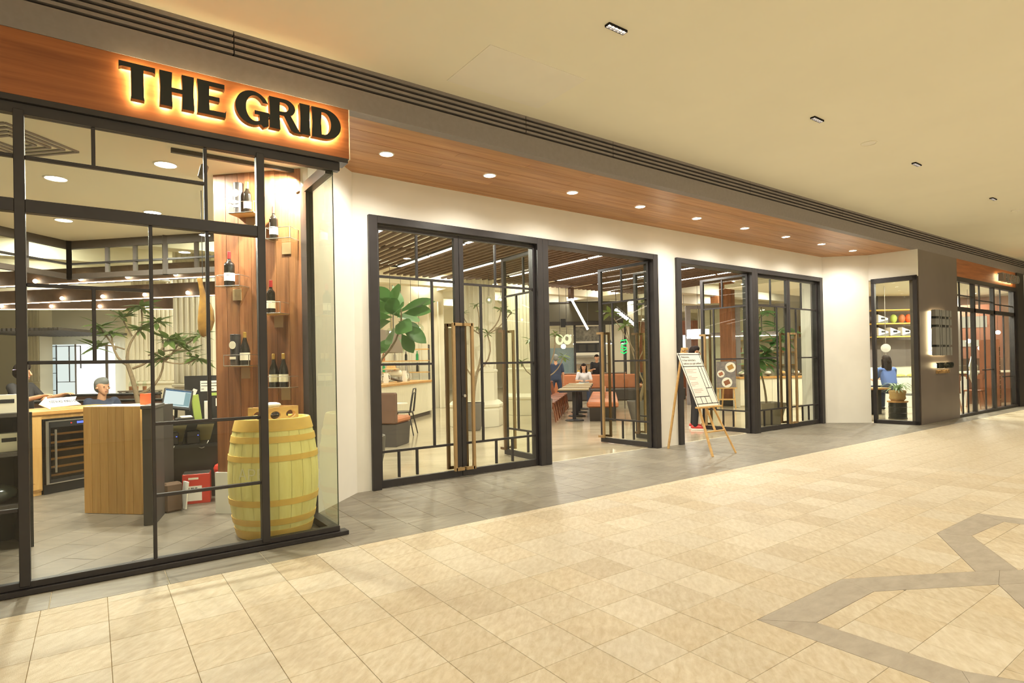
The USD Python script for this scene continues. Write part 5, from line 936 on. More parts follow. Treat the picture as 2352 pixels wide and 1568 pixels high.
obj('strip_light', G().box(-0.02, 0.9, 2.1, 1.6, 0.96, 2.14), E_LINE, kt, smooth=False)
def kit(x, y, z): c, s = math.cos(-0.622), math.sin(-0.622); return (15.3 + c * x - s * y, 12.35 + s * x + c * y, z)
for k, x in enumerate((0.1, 0.22, 0.36, 0.5, 0.62)):
    t = thing('stock_pot', 'steel pot on the open kitchen pass, %s from the left' % ORD[k], 'pot', kit(x * 1.5, 0.15, 0.9705)); obj('pot', G().lathe([(0, 0), (0.07, 0), (0.07, 0.16), (0.073, 0.165), (0, 0.16)], 14), M_STEEL, t); obj('lid_knob', G().ball((0, 0, 0.175), 0.015, n=1), M_BLKP, t)
for k, x in enumerate((0.06, 0.2, 0.34, 0.48)): t = thing('sauce_jar', 'yellow sauce jar on the pass front, %s from the left' % ORD[k], 'jar', kit(x, -0.04, 0.9705)); obj('jar', G().lathe([(0, 0), (0.05, 0), (0.05, 0.08), (0.04, 0.1), (0, 0.1)], 12), mat('mustard', (206, 168, 60), 0.4) if not k else '/World/Looks/mustard', t)
for k, (u, z) in enumerate(((1.25, 2.08), (1.75, 2.08), (3.3, 2.12), (4.1, 2.12))):
    t = thing('heat_lamp', 'glowing heat lamp pendant right of the kitchen frame, %s' % ('leftmost', 'second', 'third', 'rightmost')[k], 'pendant lamp', kit(u, -0.35, z)); obj('shade', G().lathe([(0.03, 0.14), (0.05, 0.1), (0.11, 0.0)], 18), M_BLACK, t); obj('bulb', G().ball((0, 0, 0.01), 0.055, n=2), E_SPOT, t); obj('cord', G().tube([(0, 0, 0.14), (0, 0, 4.09 - z)], 0.006, 5), M_BLACK, t)
rw = thing('brown_wall', 'brown timber feature wall right of the kitchen', 'wall', (17.6, 10.4, 0), -0.622)
for k in range(12): obj('plank', G().box(-0.6 + 0.3 * k, 0, 0.0, -0.6 + 0.298 * (k + 1), 0.05, 2.9), M_CHAIRW, rw, smooth=False)
# hanging number sign
sg = thing('hanging_sign', 'glowing cream number sign hanging on two rods before the kitchen', 'sign', (11.14, 8.29, 1.9), -0.62)
g = G().prism(ell(-0.115, 0.14, 0.12, 0.15).difference(ell(-0.10, 0.15, 0.05, 0.09)), 0, 0.05, rx(math.pi / 2)).prism(ell(0.115, 0.14, 0.12, 0.15).difference(ell(0.10, 0.17, 0.05, 0.07)), 0, 0.05, rx(math.pi / 2)); obj('numerals', g, emit('sign_glow', (244, 246, 190), 1.0), sg, smooth=False)
obj('rods', G().tube([(-0.1, 0, 0.28), (-0.1, 0, 2.18)], 0.006, 5).tube([(0.1, 0, 0.28), (0.1, 0, 2.18)], 0.006, 5), M_BLACK, sg); obj('mount_box', G().cb(0, 0, 0.62, 0.14, 0.1, 0.24), M_BLKP, sg, smooth=False); obj('lower_lamp', G().ball((0.0, 0.02, -0.06), 0.07, n=2), E_SPOT, sg)
t = thing('linear_pendant', 'slanting white tube pendant hanging in the second door view', 'pendant lamp', (9.34, 5.89, 2.95)); obj('tube', G().bar((0, 0, -0.05), (0.34, -0.2, -0.8), 0.045, 0.045), E_LINE, t, smooth=False); obj('mount', G().cb(0, 0, 0.08, 0.1, 0.1, 0.26), M_DKWOOD, t, smooth=False); obj('cord', G().tube([(0, 0, 0.2), (0, 0, 0.38)], 0.005, 5).tube([(0.34, -0.2, -0.8), (0.36, -0.18, 0.25)], 0.003, 5), M_BLACK, t)
ng = thing('neon_sign', 'vertical green neon sign in the planting right of the kitchen', 'neon sign', (12.57, 7.27, 1.55), -0.75)
g = G().tube([(-0.09, 0, 0.42), (0.07, 0, 0.45), (0.10, 0, 0.35), (-0.05, 0, 0.31), (-0.08, 0, 0.25), (0.08, 0, 0.22)], 0.02, 6)
for z in (0.14, 0.05): g.tube([(-0.09, 0, z + 0.05), (0.0, 0, z), (0.09, 0, z + 0.05)], 0.02, 6)
obj('tube', g, E_NEON := emit('neon_leaf_green', (40, 240, 120), 1.4), ng); obj('rod', G().tube([(0, 0.02, -1.55), (0, 0.02, 0.45)], 0.012, 6), M_BLACK, ng)
for k in range(11): t = thing('string_bulb', 'small bright festoon bulb behind the open second door, %s along the cable' % (ORD + ['tenth', 'eleventh'])[k], 'light bulb', (11.5 + 0.33 * k, 6.5 + 0.23 * k, 2.75 - 0.02 * k), group='festoon bulbs behind the second door'); obj('bulb', G().ball((0, 0, 0), 0.05, n=2), E_SPOT, t); obj('socket', G().lathe([(0.02, 0.04), (0.02, 0.1), (0, 0.1)], 10), M_BLACK, t)
t = thing('festoon_cable', 'black festoon cable carrying the small bulbs', 'cable', (11.5, 6.5, 2.86)); obj('wire', G().tube([(-0.1, -0.05, 0.7), (0, 0, 0.0), (3.3, 2.3, -0.2), (3.9, 2.7, 0.8)], 0.008, 5), M_BLACK, t)
b_ = (10.3, 4.66, 0)
PB = [(0, 0), (0.18, 0), (0.2, 0.02), (0.29, 0.4), (0.29, 0.45), (0.26, 0.45), (0.25, 0.38)]
plumeria('slender tree in a tapered grey planter beside the dining bench', b_, PR, bez((0, 0, 0.35), (0.05, 0, 0.6), (0.1, -0.06, 0.85)), [(bez((0.1, -0.06, 0.85), (0.0, 0.1, 1.2), (-0.2, 0.2, 2.2)), 0.02), (bez((0.1, -0.06, 0.85), (0.35, -0.2, 1.1), (0.3, -0.2, 1.2)), 0.016), (bez((0, 0, 1.4), (-0.2, 0.2, 2.0), (-0.5, 0.4, 2.5)), 0.014), (bez((0, 0, 1.4), (0.2, -0.15, 1.9), (0.5, -0.3, 2.4)), 0.014), (bez((0, 0, 1.7), (0.1, 0.0, 2.2), (0.15, 0.0, 2.7)), 0.012)], PB, 8, 0.34, 0.1)

# ------------------------------------------------------------------ third and fourth door views
for k, (x, y, w) in enumerate(((15.48, 5.8, 0.36), (18.5, 8.3, 0.3))): t = thing('timber_post', 'square brown timber post, %s in the third door' % ('nearer', 'farther')[k], 'post', (x, y, 0), 0.3); obj('post', G().cb(0, 0, 1.845, w, w, 3.69, 0.02), mat('post_wood', (150, 96, 58), 0.5, scale=3, stretch=(6, 6, 0.6), c2=(120, 74, 42)) if not k else '/World/Looks/post_wood', t, smooth=False); obj('base_block', G().cb(0, 0, 0.1, w + 0.06, w + 0.06, 0.2, 0.01), M_CHAR, t, smooth=False)
for k, (x, y, z, r, h) in enumerate(((15.0, 6.5, 2.02, 0.33, 0.28), (17.4, 9.3, 1.72, 0.42, 0.3), (17.8, 9.6, 2.05, 0.40, 0.26))):
    t = thing('drum_lamp', 'white glowing drum shade lamp seen through the third door, %s' % ('right one', 'lower left one', 'upper left one')[k], 'pendant lamp', (x, y, z)); obj('shade', G().lathe([(r, 0), (r, h), (r - 0.01, h), (r - 0.01, 0), (r, 0)], 28), emit('shade_glow', (255, 252, 240), 1.6) if not k else '/World/Looks/shade_glow', t); obj('cord', G().tube([(0, 0, h * 0.5), (0, 0, 4.09 - z)], 0.006, 5).tube([(-r, 0, h * 0.5), (r, 0, h * 0.5)], 0.005, 5), M_BLACK, t)
ie = thing('menu_easel', 'pine easel holding a food photo poster inside the third door', 'easel', (14.25, 5.05, 0), -0.75)
for x in (-0.24, 0.24): obj('leg', G().bar((x, 0, 0), (x * 0.7, 0.1, 1.25), 0.035, 0.03), M_PINE, ie, smooth=False)
obj('rear_leg', G().bar((0, 0.55, 0), (0, 0.12, 1.2), 0.035, 0.03), M_PINE, ie, smooth=False); obj('ledge', G().box(-0.28, -0.03, 0.56, 0.28, 0.05, 0.59).box(-0.23, -0.01, 0.24, 0.23, 0.02, 0.28), M_PINE, ie, smooth=False)
po = thing('food_poster', 'dark poster with photographed plates of food on the inner easel', 'poster', (14.25, 5.05, 0.5905), -0.75); obj('board', G().box(-0.26, -0.005, 0, 0.26, 0.012, 0.72), mat('poster_grey', (112, 106, 112), 0.5, scale=12, c2=(150, 140, 136)), po, smooth=False)
for x, z, r, m in ((0.12, 0.56, 0.14, (186, 138, 66)), (-0.14, 0.38, 0.1, (178, 110, 80)), (0.02, 0.14, 0.14, (150, 92, 62))):
    pl = obj('plate_print', G().prism(ell(x, z, r, r, 26), 0, 0.002, tr(0, -0.006, 0) @ rx(math.pi / 2)), M_PAPER, po, smooth=False); obj('food_print', G().prism(affinity.rotate(sbox(x - r * 0.55, z - r * 0.45, x + r * 0.55, z + r * 0.45), 25), 0, 0.002, tr(0, -0.0085, 0) @ rx(math.pi / 2)), mat('food_%d' % m[0], m, 0.6), po, smooth=False)
wc = thing('counter', 'pale boarded service counter with oak top inside the third and fourth doors', 'counter', (14.75, 4.95, 0), -0.66)
for k in range(14): obj('board', G().box(0.002 + k * 0.22, -0.012, 0.06, 0.218 + k * 0.22, 0.02, 0.82, 0.003), M_CREAM, wc, smooth=False)
obj('carcass', G().box(0, 0.021, 0.0, 3.08, 0.6, 0.82), M_CREAM, wc, smooth=False); obj('worktop', G().box(-0.03, -0.05, 0.82, 3.12, 0.64, 0.87, 0.005), M_WOODT, wc, smooth=False)
def svc(a, b): c, s = math.cos(-0.66), math.sin(-0.66); return (14.75 + c * a - s * b, 4.95 + s * a + c * b, 0.8705)
for k, a in enumerate((0.15, 0.5, 0.9, 1.3, 1.7, 2.2)):
    t = thing('cake_stand', 'glass dome with pastries on the service counter, %s from the left' % ORD[k], 'cake stand', svc(a, 0.3)); obj('plate', G().lathe([(0, 0), (0.06, 0), (0.03, 0.02), (0.14, 0.06), (0.14, 0.07), (0, 0.07)], 16), M_STEEL, t); obj('pastry', G().ball((0, 0, 0.1), 0.08, (1, 1, 0.6), 1), M_WOODL if k % 2 else M_LABEL, t)
pa = thing('partition', 'dark framed glass partition with taupe posts inside the third door', 'partition', (14.3, 6.1, 0), -0.66)
for x in (0.0, 1.5, 3.0): obj('post', G().box(x, 0.9, 0, x + 0.14, 1.04, 3.0), M_FIN, pa, smooth=False)
for z in (2.1, 2.95): obj('rail', G().box(0, 0.92, z, 3.14, 1.02, z + 0.1), M_FIN, pa, smooth=False)
obj('led_rail', G().box(0, 0.9, 2.07, 3.1, 0.93, 2.09), E_LINE, pa, smooth=False)
for x in (0.4, 0.75, 1.1, 1.9, 2.3, 2.7): obj('muntin', G().box(x, 0.96, 2.2, x + 0.02, 0.98, 2.95), M_BLACK, pa, smooth=False)
obj('pane', G().box(0.14, 0.965, 0.1, 3.0, 0.971, 2.95), M_GLASS, pa, smooth=False)
bdw = thing('board_wall', 'pale panelled cafe wall with shelves behind the service counter', 'wall', (17.2, 6.3, 0), -0.66); obj('panel', G().box(-1.5, 0, 0, 4.5, 0.1, 3.2), M_CREAM, bdw, smooth=False)
for z in (1.15, 1.55, 1.95): obj('shelf_board', G().box(-0.4, -0.25, z, 1.5, 0, z + 0.03), M_WOODL, bdw, smooth=False)
obj('menu_panel', G().box(1.6, -0.02, 1.0, 2.2, 0, 2.0), mat('blue_white_panel', (206, 214, 222), 0.5), bdw, smooth=False); obj('orange_panel', G().box(1.7, -0.03, 2.05, 2.1, 0, 2.4), M_WOODT, bdw, smooth=False)
for k in range(10):
    c, s = math.cos(-0.66), math.sin(-0.66); a, z = -0.25 + 0.34 * (k % 5), (1.1805, 1.5805)[k // 5]
    t = thing('shelf_pot', 'small pot on the cafe wall shelf, %s shelf, %s from the left' % (('lower', 'upper')[k // 5], ORD[k % 5]), 'pot', (17.2 + c * a + s * 0.12, 6.3 + s * a - c * 0.12, z)); obj('pot', G().lathe([(0, 0), (0.06, 0), (0.08, 0.16), (0, 0.15)], 12), (M_PAPER, M_LEATHER, M_STEEL, M_CHAR)[k % 4], t)
# planter tree in the fourth door
pb = thing('potted_tree', 'leafy fig tree in a square tapered grey planter inside the rightmost door', 'potted tree', (11.45, 2.2, 0), -0.5)
sq = lambda h: [(-h, -h), (h, -h), (h, h), (-h, h)]
v = [(x, y, 0) for x, y in sq(0.19)] + [(x, y, 0.45) for x, y in sq(0.28)] + [(x, y, 0.45) for x, y in sq(0.25)] + [(x, y, 0.40) for x, y in sq(0.245)]; f = []
for o in (0, 4, 8):
    for i in range(4): j = (i + 1) % 4; f += [[o + i, o + j, o + 4 + j], [o + i, o + 4 + j, o + 4 + i]]
obj('planter', G().add(v, f + [[12, 13, 14], [12, 14, 15]]), mat('stone_planter', (150, 140, 122), 0.6, var=0.06, scale=8), pb, smooth=False); obj('soil', G().box(-0.24, -0.24, 0.36, 0.24, 0.24, 0.41), M_SOIL, pb, smooth=False)
g = G(); branch(g, bez((0.0, 0, 0.4), (-0.02, 0.0, 0.9), (-0.16, 0.1, 1.35), 8), 0.022, 0.016); branch(g, bez((-0.16, 0.1, 1.35), (-0.2, 0.1, 1.9), (-0.05, 0.0, 2.4), 8), 0.016, 0.008); branch(g, bez((-0.15, 0.08, 1.3), (0.1, -0.1, 1.6), (0.35, -0.15, 2.0), 8), 0.013, 0.007); obj('trunk', g, M_BARK, pb, smooth=True)
FR = random.Random(11)
for k in range(92):
    u = FR.random(); side = k % 3 == 0
    p = np.array([-0.16, 0.1, 1.0]) + u * np.array([0.1, -0.1, 1.4]) if not side else np.array([-0.1, 0.0, 1.3]) + u * np.array([0.5, -0.17, 0.75]); az = FR.random() * 6.28; el = FR.uniform(-0.5, 0.5)
    L = FR.uniform(0.26, 0.42); v, f = leaf_mesh(L, L * 0.4, 0.25, 0.2, 6, 1.15); obj('leaf', G().add(v, f, tr(*p) @ orient((math.cos(az) * math.cos(el), math.sin(az) * math.cos(el), math.sin(el)), FR.uniform(-0.4, 0.4))), M_LEAFF, pb, smooth=60)
# ------------------------------------------------------------------ wooden easel with the welcome board, before the third door
ez = thing('easel', 'wooden tripod easel standing on the grey floor before the third door', 'easel', (7.28, 0.62, 0), 0.0)
# frame: front legs splay along u, back leg away
fl, fr_, bk = np.array([-0.25, -0.235, 0]), np.array([0.285, -0.245, 0]), np.array([-0.07, 0.69, 0])
apex = np.array([-0.05, 0.38, 1.53])
u_ = (fr_ - fl); u_ /= np.linalg.norm(u_)
def leg(p, q): obj('leg', G().bar(p, q, 0.032, 0.024, 0.003), M_PINE, ez, smooth=False)
ft = lambda t, s: (fl if s < 0 else fr_) * (1 - t) + (apex + u_ * 0.03 * s) * t
leg(fl, ft(0.97, -1)); leg(fr_, ft(0.97, 1)); leg(bk, apex + [0, 0.03, -0.02])
m0 = (fl + fr_) / 2; 
obj('centre_post', G().bar(m0 * 0.78 + apex * 0.22, m0 * 0.0 + apex * 1.0 + [0, 0, 0.02], 0.034, 0.022, 0.003), M_PINE, ez, smooth=False)
obj('lower_bar', G().bar(ft(0.215, -1), ft(0.215, 1), 0.03, 0.022, 0.003), M_PINE, ez, smooth=False)
lc = m0 * 0.57 + apex * 0.43; nf = np.cross(u_, apex - m0); nf /= np.linalg.norm(nf); nf = nf if nf[1] < 0 else -nf
obj('ledge', G().bar(lc - u_ * 0.27 + nf * 0.05, lc + u_ * 0.27 + nf * 0.05, 0.07, 0.024, 0.003), M_PINE, ez, smooth=False)
obj('clamp', G().bar(apex + nf * 0.02 - u_ * 0.05 + [0, 0, -0.01], apex + nf * 0.02 + u_ * 0.05 + [0, 0, -0.01], 0.06, 0.04, 0.006), M_PINE, ez, smooth=False)
wb_ = thing('welcome_board', 'white printed welcome board with black grid lines on the easel', 'sign board', (0, 0, 0))
up_ = apex - m0; up_ /= np.linalg.norm(up_)
o_ = lc + nf * 0.048 + np.array([7.28, 0.62, 0]) + up_ * 0.013
TB = np.eye(4); TB[:3, 0] = u_; TB[:3, 1] = up_; TB[:3, 2] = nf; TB[:3, 3] = o_
BW, BH = 0.25, 0.84
obj('board', G().box(-BW, 0, -0.006, BW, BH, 0.006, 0, TB), M_PAPER, wb_, smooth=False)
ln = G(); KY = 0.84 / 0.885
def hl(y, x0=-BW, x1=BW):
    y *= KY; ln.box(x0, y - 0.005, 0.006, x1, y + 0.005, 0.0072, 0, TB)
def vl(x, y0, y1): ln.box(x - 0.0045, y0 * KY, 0.006, x + 0.0045, y1 * KY, 0.0072, 0, TB)
hl(0.04); hl(0.855); vl(-BW + 0.02, 0, 0.885); vl(BW - 0.02, 0, 0.885); hl(0.655); vl(0.095, 0.29, 0.66); vl(0.165, 0.29, 0.66); hl(0.29, 0.09, BW - 0.015); vl(0.095, 0.16, 0.29); hl(0.155, -BW + 0.02, 0.1); vl(-0.11, 0.04, 0.155); vl(-0.01, 0.04, 0.155); vl(0.1, 0.04, 0.16)
obj('grid_line', ln, M_INK, wb_, smooth=False)
for s, x, y in (('Welcome,', -0.2, 0.80), ('A few reminders', -0.2, 0.745), ('before you get settled.', -0.2, 0.69)): obj('heading', text_g(s, 0.028, 0.0012, TB @ tr(x, y * KY, 0.006)), M_INK, wb_, smooth=False)
RD = mat('print_red', (214, 184, 174), 0.7)
for k, (w, y) in enumerate(((0.24, 0.60), (0.15, 0.575), (0.21, 0.55), (0.07, 0.49), (0.19, 0.465), (0.14, 0.44), (0.16, 0.385), (0.16, 0.36), (0.07, 0.335), (0.2, 0.275), (0.21, 0.25), (0.15, 0.225))): obj('print_line', G().box(-0.2, y * KY, 0.006, -0.2 + w, y * KY + 0.007, 0.0072, 0, TB), RD, wb_, smooth=False)
# ------------------------------------------------------------------ narrow window in the right splay wall
w5 = thing('window_5', 'tall narrow black framed window in the right splay wall', 'window', kind='structure')
wa, wb2 = np.array([13.075, 0.80]), np.array([13.195, 0.02]); wd = wb2 - wa; WL = np.linalg.norm(wd); wd /= WL
def wseg(u0, u1, z0, z1, th): p, q = wa + wd * u0, wa + wd * u1; return G().bar((*p, (z0 + z1) / 2), (*q, (z0 + z1) / 2), th, z1 - z0)
for u0, u1, z0, z1 in ((0, 0.06, 0, 2.95), (WL - 0.07, WL, 0, 2.95), (0, WL, 2.86, 2.95), (0, WL, 0.0, 0.07)): obj('frame_bar', wseg(u0, u1, z0, z1, 0.12), M_BLACK, w5, smooth=False)
obj('pane', wseg(0.05, WL - 0.05, 0.05, 2.88, 0.008), M_GLASS, w5, smooth=False)
# ------------------------------------------------------------------ pillar logo
lg = thing('logo_sign', 'backlit metal grid logo on the bronze pillar', 'sign', (13.66, 0.0, 1.36)); LW_, LH = 0.86, 0.92
xs = [0, 0.24, 0.36, 0.60, 0.80]; zs_ = [(0, 0.17), (0.215, 0.57), (0.62, 0.74), (0.79, LH)]
vx = [(0.0, 0.20), (0.235, 0.31), (0.345, 0.53), (0.57, 0.72), (0.76, LW_)]
hb, hbz = G(), (0.17, 0.575, 0.745)
for i, (x0, x1) in enumerate(vx):
    for z0, z1 in zs_: p_ = obj('block', G().box(x0, -0.12, z0, x1, -0.05, z1, 0.002), M_SIGNF, lg, smooth=False)
for z in hbz:
    for x in (0.2, 0.31, 0.53, 0.72): obj('link', G().box(x, -0.11, z, x + 0.04, -0.055, z + 0.045), M_SIGNF, lg, smooth=False)
obj('back_plate', G().box(0.02, -0.05, 0.01, LW_ - 0.02, -0.035, LH - 0.01), M_SIGN, lg, smooth=False); obj('halo_light', G().box(0.03, -0.034, 0.02, LW_ - 0.03, -0.031, LH - 0.02), E_HALO2, lg, smooth=False)
obj('fixings', G().box(0.1, -0.035, 0.1, 0.12, 0.0, 0.12).box(0.7, -0.035, 0.8, 0.72, 0, 0.82), M_BLACK, lg, smooth=False)
grid_sign('small dark THE GRID letters under the logo on the bronze pillar', 13.83, 1.10, 0.115, M_SIGN, 0.0, xs=tuple(x * 1.22 for x in (0.0, 0.228, 0.454, 0.698, 0.93, 1.152, 1.242)), dep=0.04, gap=0.05, halo=E_HALO2)
t = thing('shop_sign', 'tiny brass FOOD MARKET lettering at the foot of the pillar logo', 'sign', (13.96, -0.002, 0.99)); obj('lettering', text_g('FOOD MARKET', 0.07, 0.03, rx(math.pi / 2)), M_BRASS, t, smooth=False)
# ------------------------------------------------------------------ far right shop window
w6 = thing('window_6', 'far right shop window of three bays with thin bars', 'window', kind='structure')
FR_ = lambda n, x0, z0, x1, z1, y0=0.02, y1=0.1: obj(n, G().box(x0, y0, z0, x1, y1, z1), M_BLACK, w6, smooth=False)
for x0, x1 in ((15.27, 15.33), (16.37, 16.46), (17.72, 17.82), (19.3, 19.42)): FR_('mullion', x0, 0, x1, 3.0)
FR_('top_rail', 15.27, 2.97, 19.42, 3.07, 0.0); FR_('middle_rail', 15.27, 2.33, 19.4, 2.42); FR_('sill', 15.27, 0, 19.42, 0.06, 0.0)
for x0, x1, pat in ((15.33, 16.37, ((0.3, 0.06, 2.33, 1), (0.62, 0.06, 2.33, 1), (2.68, 0, 1, 0), (0.22, 2.42, 2.97, 1))), (16.46, 17.72, ((0.55, 0.06, 2.33, 1), (2.62, 0, 1, 0), (0.3, 2.42, 2.97, 1), (1.0, 0.4, 1, 0))), (17.82, 19.3, ((0.5, 0.06, 2.33, 1), (2.58, 0, 1, 0), (0.35, 2.42, 2.97, 1), (0.8, 0.4, 1, 0)))):
    for a, b, c_, vert in pat:
        if vert: FR_('thin_bar', x0 + (x1 - x0) * a - 0.012, b, x0 + (x1 - x0) * a + 0.012, c_, 0.04, 0.07)
        else: FR_('thin_bar', x0 + (x1 - x0) * b, a - 0.012, x0 + (x1 - x0) * c_, a + 0.012, 0.041, 0.069)
    for z0, z1 in ((0.06, 2.33), (2.42, 2.97)): obj('pane', G().box(x0, 0.052, z0, x1, 0.058, z1), M_GLASS, w6, smooth=False)
bp = thing('wall_post', 'tall black post at the end of the far right shop window', 'post', kind='structure'); obj('post', G().box(19.43, -0.03, 0, 19.98, 0.16, 3.46), M_BLACK, bp, smooth=False)
grid_sign('small THE GRID letters on the wood fascia at the far right', 17.8, 3.14, 0.19, M_SIGNF, 0.004, xs=tuple(x * 1.17 for x in (0.0, 0.228, 0.454, 0.698, 0.93, 1.152, 1.242)), dep=0.1, gap=0.05, halo=E_HALO2)
# right shop interior
rs = thing('ceiling', 'cream ceiling of the right hand shop', 'ceiling', kind='structure'); obj('slab', G().box(13.3, 0.16, 3.2, 24, 4.4, 3.3), M_CEIL, rs, smooth=False)
for k, (x, y) in enumerate(((15.55, 1.45), (16.6, 1.0), (15.2, 2.4), (18.2, 1.2), (19.0, 0.7), (21.5, 1.5))):
    t = thing('shop_downlight', 'round downlight in the right hand shop ceiling, %s' % ('middle one in the narrow window', 'right one in the narrow window', 'left one in the narrow window', 'near one in the far right window', 'middle one in the far right window', 'far one in the far right window')[k], 'ceiling light', (x, y, 3.2)); obj('lens', G().lathe([(0.08, -0.004), (0, -0.006)], 20), E_WARM, t); obj('trim_ring', G().lathe([(0.1, 0), (0.1, -0.006), (0.08, -0.004)], 20), M_WHITE, t); disc_light(t, (0, 0, -0.014), SHOPL, 0.08)
rb_ = thing('wall_inner', 'dark grey back wall of the right hand shop', 'wall', kind='structure'); obj('panel', G().bar((17.6, 4.6, 1.3), (21.6, 1.9, 1.3), 0.1, 2.6), mat('grey_wall', (110, 102, 94), 0.7), rb_, smooth=False); obj('upper_panel', G().bar((17.6, 4.6, 2.9), (21.6, 1.9, 2.9), 0.1, 0.6), '/World/Looks/grey_wall', rb_, smooth=False); obj('side_panel', G().bar((20.5, 6.0, 1.6), (24, 0.3, 1.6), 0.1, 3.2), mat('red_brown_wall', (186, 154, 134), 0.6, var=0.1), rb_, smooth=False)
sf = thing('wall_shelf', 'brass edged wall shelves on dark rods in the narrow window', 'shelf', (18.9, 3.15, 0), -0.6)
for z in (1.93, 2.32, 2.72): obj('shelf_board', G().box(-0.1, -0.1, z, 1.6, 0.25, z + 0.035), M_HOOP, sf, smooth=False)
for x in (-0.02, 0.25, 1.5): obj('rod', G().box(x, 0.255, 1.9, x + 0.03, 0.285, 3.19), M_BLACK, sf, smooth=False)
def shf(a, z): c, s = math.cos(-0.6), math.sin(-0.6); return (18.9 + c * a - s * 0.05, 3.15 + s * a + c * 0.05, z)
for k, (a, z) in enumerate(((0.22, 1.9655), (0.58, 1.9655), (0.94, 1.9655), (0.22, 2.3555))):
    t = thing('magazine_file', 'white magazine file box on the %s shelf of the narrow window, %s' % (('lower', 'lower', 'lower', 'upper')[k], ('left', 'middle', 'right', 'left end')[k]), 'file box', shf(a, z), -0.6); obj('box', G().prism(Polygon([(-0.15, 0), (0.15, 0), (0.15, 0.14), (-0.15, 0.26)]), -0.1, 0.1, rx(math.pi / 2)), M_PAPER, t, smooth=False); obj('lower_half', G().prism(Polygon([(-0.151, 0.001), (0.151, 0.001), (0.151, 0.1), (-0.151, 0.02)]), -0.101, 0.101, rx(math.pi / 2)), M_GREYH, t, smooth=False); obj('tag', G().box(-0.06, -0.104, 0.11, 0.06, -0.1, 0.16), M_INK, t, smooth=False)
for k, a in enumerate((0.6, 0.85, 1.05)): t = thing('gift_basket', 'wrapped snack hamper on the upper shelf of the narrow window, %s' % ORD[k], 'hamper', shf(a, 2.3555), 0.2); obj('pack', G().ball((0, 0, 0.13), 0.13, (0.8, 0.7, 1.0), 2), (M_LIME, M_LEATHER, M_ORANGE)[k], t)
sl_ = thing('hanging_scale', 'round white hanging scale with hook in the narrow window', 'scale', (16.7, 2.0, 1.58), -1.16); obj('dial', G().lathe([(0, -0.05), (0.1, -0.05), (0.11, -0.03), (0.11, 0.03), (0, 0.04)], 28, T=rx(math.pi / 2)), mat('scale_white', (176, 172, 160), 0.6), sl_); obj('hanger', G().tube([(0, 0, 0.13), (0, 0, 1.61)], 0.008, 6).tube([(0, 0, -0.13), (0, 0, -0.32), (-0.14, 0.0, -0.5)], 0.008, 6), M_STEEL, sl_); obj('pan', G().lathe([(0, -0.7), (0.12, -0.68), (0.15, -0.64), (0.13, -0.66), (0, -0.67)], 20, c=(-0.14, 0, 0.12)), M_STEEL, sl_)
wl = thing('wall_lamp', 'brass wall lamp lighting the dark wall in the narrow window', 'wall lamp', (18.95, 3.6, 1.72), -0.6); obj('arm', G().tube([(0, 0.05, 0), (0, -0.1, 0.02), (0.0, -0.2, 0)], 0.02, 8), M_BRASS, wl); obj('shade', G().lathe([(0.04, 0.05), (0.07, -0.04), (0.07, -0.05)], 16, c=(0, -0.2, -0.04)), M_BRASS, wl); obj('bulb', G().ball((0, -0.2, -0.07), 0.035, n=1), E_WARM, wl)
disc_light(wl, (0, -0.2, -0.12), 1.2, 0.05)
dc = thing('display_case', 'glass topped white deli display case in the narrow window', 'display case', (17.0, 2.3, 0), -0.6); obj('base', G().box(0, 0, 0, 2.4, 0.6, 0.78), M_WHITE, dc, smooth=False); obj('glass_top', G().box(0, 0, 0.78, 2.4, 0.006, 1.08).box(0, 0, 1.074, 2.4, 0.6, 1.08), M_GLASS, dc, smooth=False); obj('top_rail', G().box(0, -0.01, 1.07, 2.4, 0.02, 1.095).box(0, -0.01, 0.78, 0.03, 0.02, 1.07), M_STEEL, dc, smooth=False); obj('back_rail', G().box(0, 0.58, 0.78, 2.4, 0.6, 1.07), M_LABEL, dc, smooth=False)
for k in range(5): c, s = math.cos(-0.6), math.sin(-0.6); a = 0.5 + 0.3 * k; t = thing('food_tray', 'tray of yellow food in the deli display case, %s from the left' % ORD[k], 'food tray', (17.0 + c * a - s * 0.3, 2.3 + s * a + c * 0.3, 0.7805), -0.6); obj('tray', G().cb(0, 0, 0.02, 0.24, 0.3, 0.04), M_STEEL, t, smooth=False); obj('food', G().ball((0, 0, 0.05), 0.11, (1, 1.1, 0.5), 1), M_CAPG if 0 else mat('egg_yellow', (236, 210, 120), 0.5) if not k else '/World/Looks/egg_yellow', t)
person('person', 'woman with long dark hair in blue shirt seated with back turned in narrow window', (15.95, 1.62, 0), -0.5, M_CLBL, M_CLN, M_HAIR, M_BLKP, 'sit', 1.72, hair_len=0.2, arms='table', sit=0.46)
ct = thing('cafe_table', 'small oak topped cafe table beside the seated woman', 'table', (15.1, 1.75, 0), -0.5); obj('top', G().cb(0, 0, 0.60, 0.75, 0.5, 0.04, 0.004), M_WOODT, ct, smooth=False); obj('base', G().cb(0, 0, 0.29, 0.4, 0.3, 0.58), M_BLKP, ct, smooth=False)
cc = thing('wire_chair', 'dark metal chair beside the plant stand in the narrow window', 'chair', (15.75, 1.25, 0), 0.3)
obj('seat', G().cb(0, 0, 0.45, 0.42, 0.42, 0.03, 0.01), M_BLACK, cc, smooth=False); obj('back', G().tube([(0.2, -0.2, 0.45), (0.22, -0.24, 0.7), (0, -0.28, 0.74), (-0.22, -0.24, 0.7), (-0.2, -0.2, 0.45)], 0.014, 8), M_BLACK, cc)
for x, y in ((-0.18, 0.18), (0.18, 0.18), (-0.18, -0.18), (0.18, -0.18)): obj('leg', G().tube([(x, y, 0.44), (x * 1.4, y * 1.4, 0)], 0.012, 7), M_BLACK, cc)
